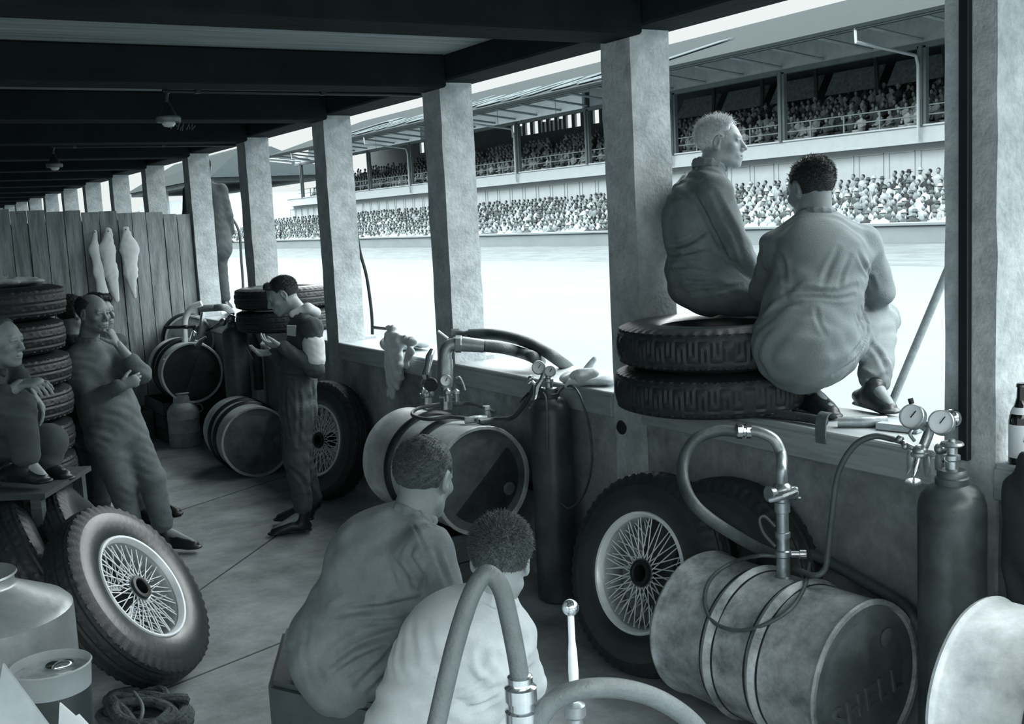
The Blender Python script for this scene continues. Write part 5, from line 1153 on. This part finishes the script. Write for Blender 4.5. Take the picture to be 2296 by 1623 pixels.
for x_ in (-.3, .03, .34):
    for y_2 in (-.22, .28): MB().box((x_, y_2, 0), (x_+.05, y_2+.05, (zs-.042) if x_ < 0.1 else zf-.052), A2, so).build('leg', m_wood, t)
# --- man on the box in the foreground, back to us
d = 3.5
J = dict(base=P(770, 1560, Z=.6)*V(1, 1, 0), head=P(952, 1072, d+.03), hf=D_(.40, .88, -.25), hu=D_(.16, .12, 1), hs=1.06, neck=P(922, 1165, d), chest=P(868, 1290, d), waist=P(805, 1400, d), pelvis=P(780, 1478, d),
         tf=D_(.72, .69), shR=P(950, 1250, d-.14), elR=P(975, 1400, d+.04), wrR=P(1060, 1450, d+.25), shL=P(860, 1225, d+.20), elL=P(960, 1370, d+.42), wrL=P(1080, 1430, d+.45),
         knR=P(1010, 1440, d+.22), anR=P(1080, 1720, d+.30), toR=P(1160, 1790, d+.4), knL=P(960, 1410, d+.50), anL=P(1020, 1660, d+.6), toL=P(1100, 1720, d+.7),
         hdR=(D_(.8, .4, 0), -up, AW, .5), hdL=(D_(.8, -.2, 0), -up, RT, .5))
for k_ in ('anR', 'anL'): q = J[k_]; J[k_] = V(q[0], q[1], .09)
for k_, a_ in (('toR', 'anR'), ('toL', 'anL')): J[k_] = J[a_]+D_(.7, .7)*.18-up*.06
stm, _ = person('stout man in grey overalls sitting on a box in the foreground, seen from behind', J, m_ov1, m_skind, m_hairg, dict(front=.0, puff=1.0, rough=1, len=.012, lift=.22, mess=.14, n=6000, nape=.162), m_shoe, fold=.003, res=.006, seed=16, sleeves=('rolled', 'rolled'), bulk=1.05,
       torso=lambda tf, u, l: [ell(P(800, 1440, d), (.215, .19, .19), None, .08), ell(P(858, 1262, d), (.18, .165, .17), None, .08), cap(P(955, 1240, d-.14), P(985, 1330, d-.10), .088, .078, .04)])
# --- younger man in a pale shirt before him
d = 3.12
J = dict(base=P(960, 1760, d)*V(1, 1, 0), head=P(1122, 1258, d), hf=D_(.10, .95, -.28), hu=D_(.10, .15, 1), hs=1.0, neck=P(1098, 1352, d-.01), chest=P(1045, 1460, d-.02), waist=P(985, 1570, d-.02), pelvis=P(958, 1680, d-.02),
         tf=D_(.45, .89), shR=P(1138, 1420, d+.02), elR=P(1180, 1530, d+.12), wrR=P(1120, 1590, d+.36), shL=P(988, 1392, d+.12), elL=P(1010, 1500, d+.36), wrL=P(1090, 1560, d+.44),
         knR=P(1080, 1640, d+.36), anR=P(1120, 1950, d+.40), knL=P(990, 1610, d+.44), anL=P(1020, 1900, d+.5), hdR=(D_(-.5, .8, .1), D_(0, .3, 1), up, .9), hdL=(D_(.7, .6, .1), -up, up, .9))
for k_ in ('anR', 'anL'): q = J[k_]; J[k_] = V(q[0], q[1], .09)
for k_, a_ in (('toR', 'anR'), ('toL', 'anL')): J[k_] = J[a_]+D_(.3, .9)*.18-up*.06
yng, _ = person('young man in a pale shirt sitting low, behind the looped grey hose', J, m_shirt, m_skin, m_hairg, dict(front=.0, puff=1.0, rough=1, len=.016, lift=.3, mess=.16, n=6000, comb=(0, .1, .0), nape=.168), m_shoe, fold=.003, res=.006, seed=17, sleeves=('rolled', 'rolled'), cname='shirt',
       torso=lambda tf, u, l: [ell(P(1020, 1480, d), (.15, .14, .17), None, .08), ell(P(965, 1640, d-.02), (.155, .15, .16), None, .07), ell(P(1060, 1425, d+.02), (.15, .12, .10), None, .07)])
sb = P(955, 1770, d); zb_ = sb[2]+.02
boxseat('low crate under the young man in the pale shirt', [sb[:2]-RT[:2]*.17-AW[:2]*.2, sb[:2]+RT[:2]*.17-AW[:2]*.2, sb[:2]+RT[:2]*.17+AW[:2]*.14, sb[:2]-RT[:2]*.17+AW[:2]*.14], zb_-.02, m_wood)
# --- person standing on the far ledge outside, mostly behind a pillar
g = P(486, 686, Z=ZC); g = V(3.62, 12.55, ZC)
h = g+V(0, 0, 1.60)-RT*.05
q0 = PX(g)
J = dict(base=g, head=h, hf=D_(-.3, .95), neck=h-up*.17, chest=h-up*.34, waist=h-up*.52, pelvis=h-up*.68, tf=D_(-.5, .85))
lt_ = RT
for s_, q in (('R', 1), ('L', -1)):
    J['sh'+s_] = h-up*.25+lt_*q*.18; J['el'+s_] = J['sh'+s_]-up*.28+lt_*q*.05; J['wr'+s_] = J['el'+s_]-up*.2+AW*.1; J['an'+s_] = g+lt_*q*.07+up*.09; J['kn'+s_] = (J['pelvis']+J['an'+s_])/2+lt_*q*.03; J['to'+s_] = J['an'+s_]+AW*.17-up*.06
person('person in a dark coat standing on the far ledge, half hidden by a pillar', J, m_coat, m_skin, m_hairk, dict(front=.01), m_shoe, seed=23, res=.012, fold=.002, hands=False,
       extra=[cap(g+up*1.25, g+up*.72, .17, .20, .04)])

def cloth_of(o): return [c for c in o.children if c.name.startswith(('coverall', 'shirt')) and 'collar' not in c.name][0]
sculpt(cloth_of(stm), [([(755, 1372), (800, 1368), (870, 1362), (935, 1345)], .016, .014), ([(748, 1360), (790, 1346), (850, 1340)], .010, .010), ([(742, 1488), (790, 1450), (850, 1425), (905, 1410)], .016, .014),
  ([(750, 1515), (800, 1480), (860, 1455)], .011, .011), ([(800, 1540), (850, 1490), (900, 1430)], .010, .010), ([(830, 1552), (880, 1500), (915, 1450)], .009, .009), ([(790, 1392), (860, 1394), (930, 1385)], .008, .010),
  ([(885, 1262), (905, 1290), (915, 1320)], .012, .013), ([(925, 1225), (918, 1250), (945, 1290), (945, 1320)], .010, .010), ([(965, 1260), (955, 1300), (948, 1330)], .009, .009), ([(975, 1230), (990, 1270), (1005, 1310)], .008, .009),
  ([(870, 1120), (910, 1135), (950, 1160), (972, 1180)], .008, .007), ([(925, 1175), (940, 1200), (955, 1240)], .004, .005), ([(690, 1400), (683, 1470), (700, 1540)], .003, .012)])
sculpt(cloth_of(yng), [([(1010, 1560), (1060, 1545), (1105, 1510)], .009, .010), ([(1000, 1570), (1050, 1568), (1110, 1540)], .008, .009), ([(1083, 1460), (1085, 1490), (1110, 1520)], .012, .012), ([(1085, 1345), (1120, 1370), (1135, 1385)], .007, .007),
  ([(1030, 1585), (1080, 1580), (1120, 1560)], .007, .008), ([(1130, 1440), (1150, 1470), (1160, 1510)], .006, .009), ([(935, 1580), (990, 1570), (1020, 1590)], .005, .010)])
sculpt(cloth_of(crm), [([(1760, 655), (1810, 650), (1870, 655), (1920, 640)], .009, .010), ([(1765, 668), (1820, 664), (1880, 668), (1915, 662)], .008, .009), ([(1740, 560), (1755, 590), (1760, 630)], .009, .011), ([(1880, 560), (1860, 600), (1845, 640)], .008, .012),
  ([(1905, 575), (1890, 610), (1880, 640)], .007, .010), ([(1925, 570), (1945, 610), (1960, 650)], .010, .011), ([(1930, 690), (1945, 740), (1920, 800), (1870, 840)], .010, .008),
  ([(1920, 705), (1935, 750), (1905, 800)], .006, .008), ([(1950, 770), (1975, 800), (1990, 840)], .009, .012), ([(1920, 830), (1960, 850), (1985, 840)], .010, .010), ([(1830, 690), (1835, 720), (1850, 750)], .004, .010), ([(1700, 720), (1740, 690), (1790, 680)], .006, .012)])
sculpt(cloth_of(ov), [([(1492, 553), (1530, 548), (1565, 530), (1590, 510)], .011, .012), ([(1500, 570), (1540, 566), (1580, 556)], .008, .010), ([(1560, 440), (1585, 490), (1610, 540), (1640, 590)], .010, .012), ([(1600, 430), (1625, 480), (1650, 530), (1665, 580)], .007, .012),
  ([(1500, 600), (1550, 596), (1600, 604)], .009, .010), ([(1505, 640), (1560, 632), (1620, 640)], .010, .011), ([(1540, 660), (1600, 650), (1660, 640)], .008, .010), ([(1640, 560), (1655, 600), (1690, 630)], .007, .010), ([(1500, 430), (1540, 440), (1580, 470)], .004, .012)])
sculpt(cloth_of(rd), [([(640, 835), (665, 838), (700, 834)], .012, .012), ([(640, 860), (640, 920), (650, 980)], .010, .012), ([(668, 860), (672, 930), (668, 1000)], .008, .012), ([(700, 860), (705, 930), (700, 1010)], .010, .014), ([(650, 1050), (680, 1080), (690, 1120)], .009, .014), ([(660, 735), (680, 755), (690, 775)], .007, .010)])

# joints in the floor slab
mb = MB()
for a, b in (((1.0, 5.64), (2.75, 7.54)), ((1.2, 7.79), (3.1, 8.80)), ((.9, 4.9), (2.1, 5.3))):
    a = V(*a, 0); b = V(*b, 0); d = nrm(b-a); n = np.cross(up, d)*.006; mb.hexa([a-n, b-n, b+n, a+n, a-n+up*.0012, b-n+up*.0012, b+n+up*.0012, a+n+up*.0012])
mb.build('trim_5', mat('joint_tar', .05, .8, bump=.2), None, 30)['kind'] = 'structure'
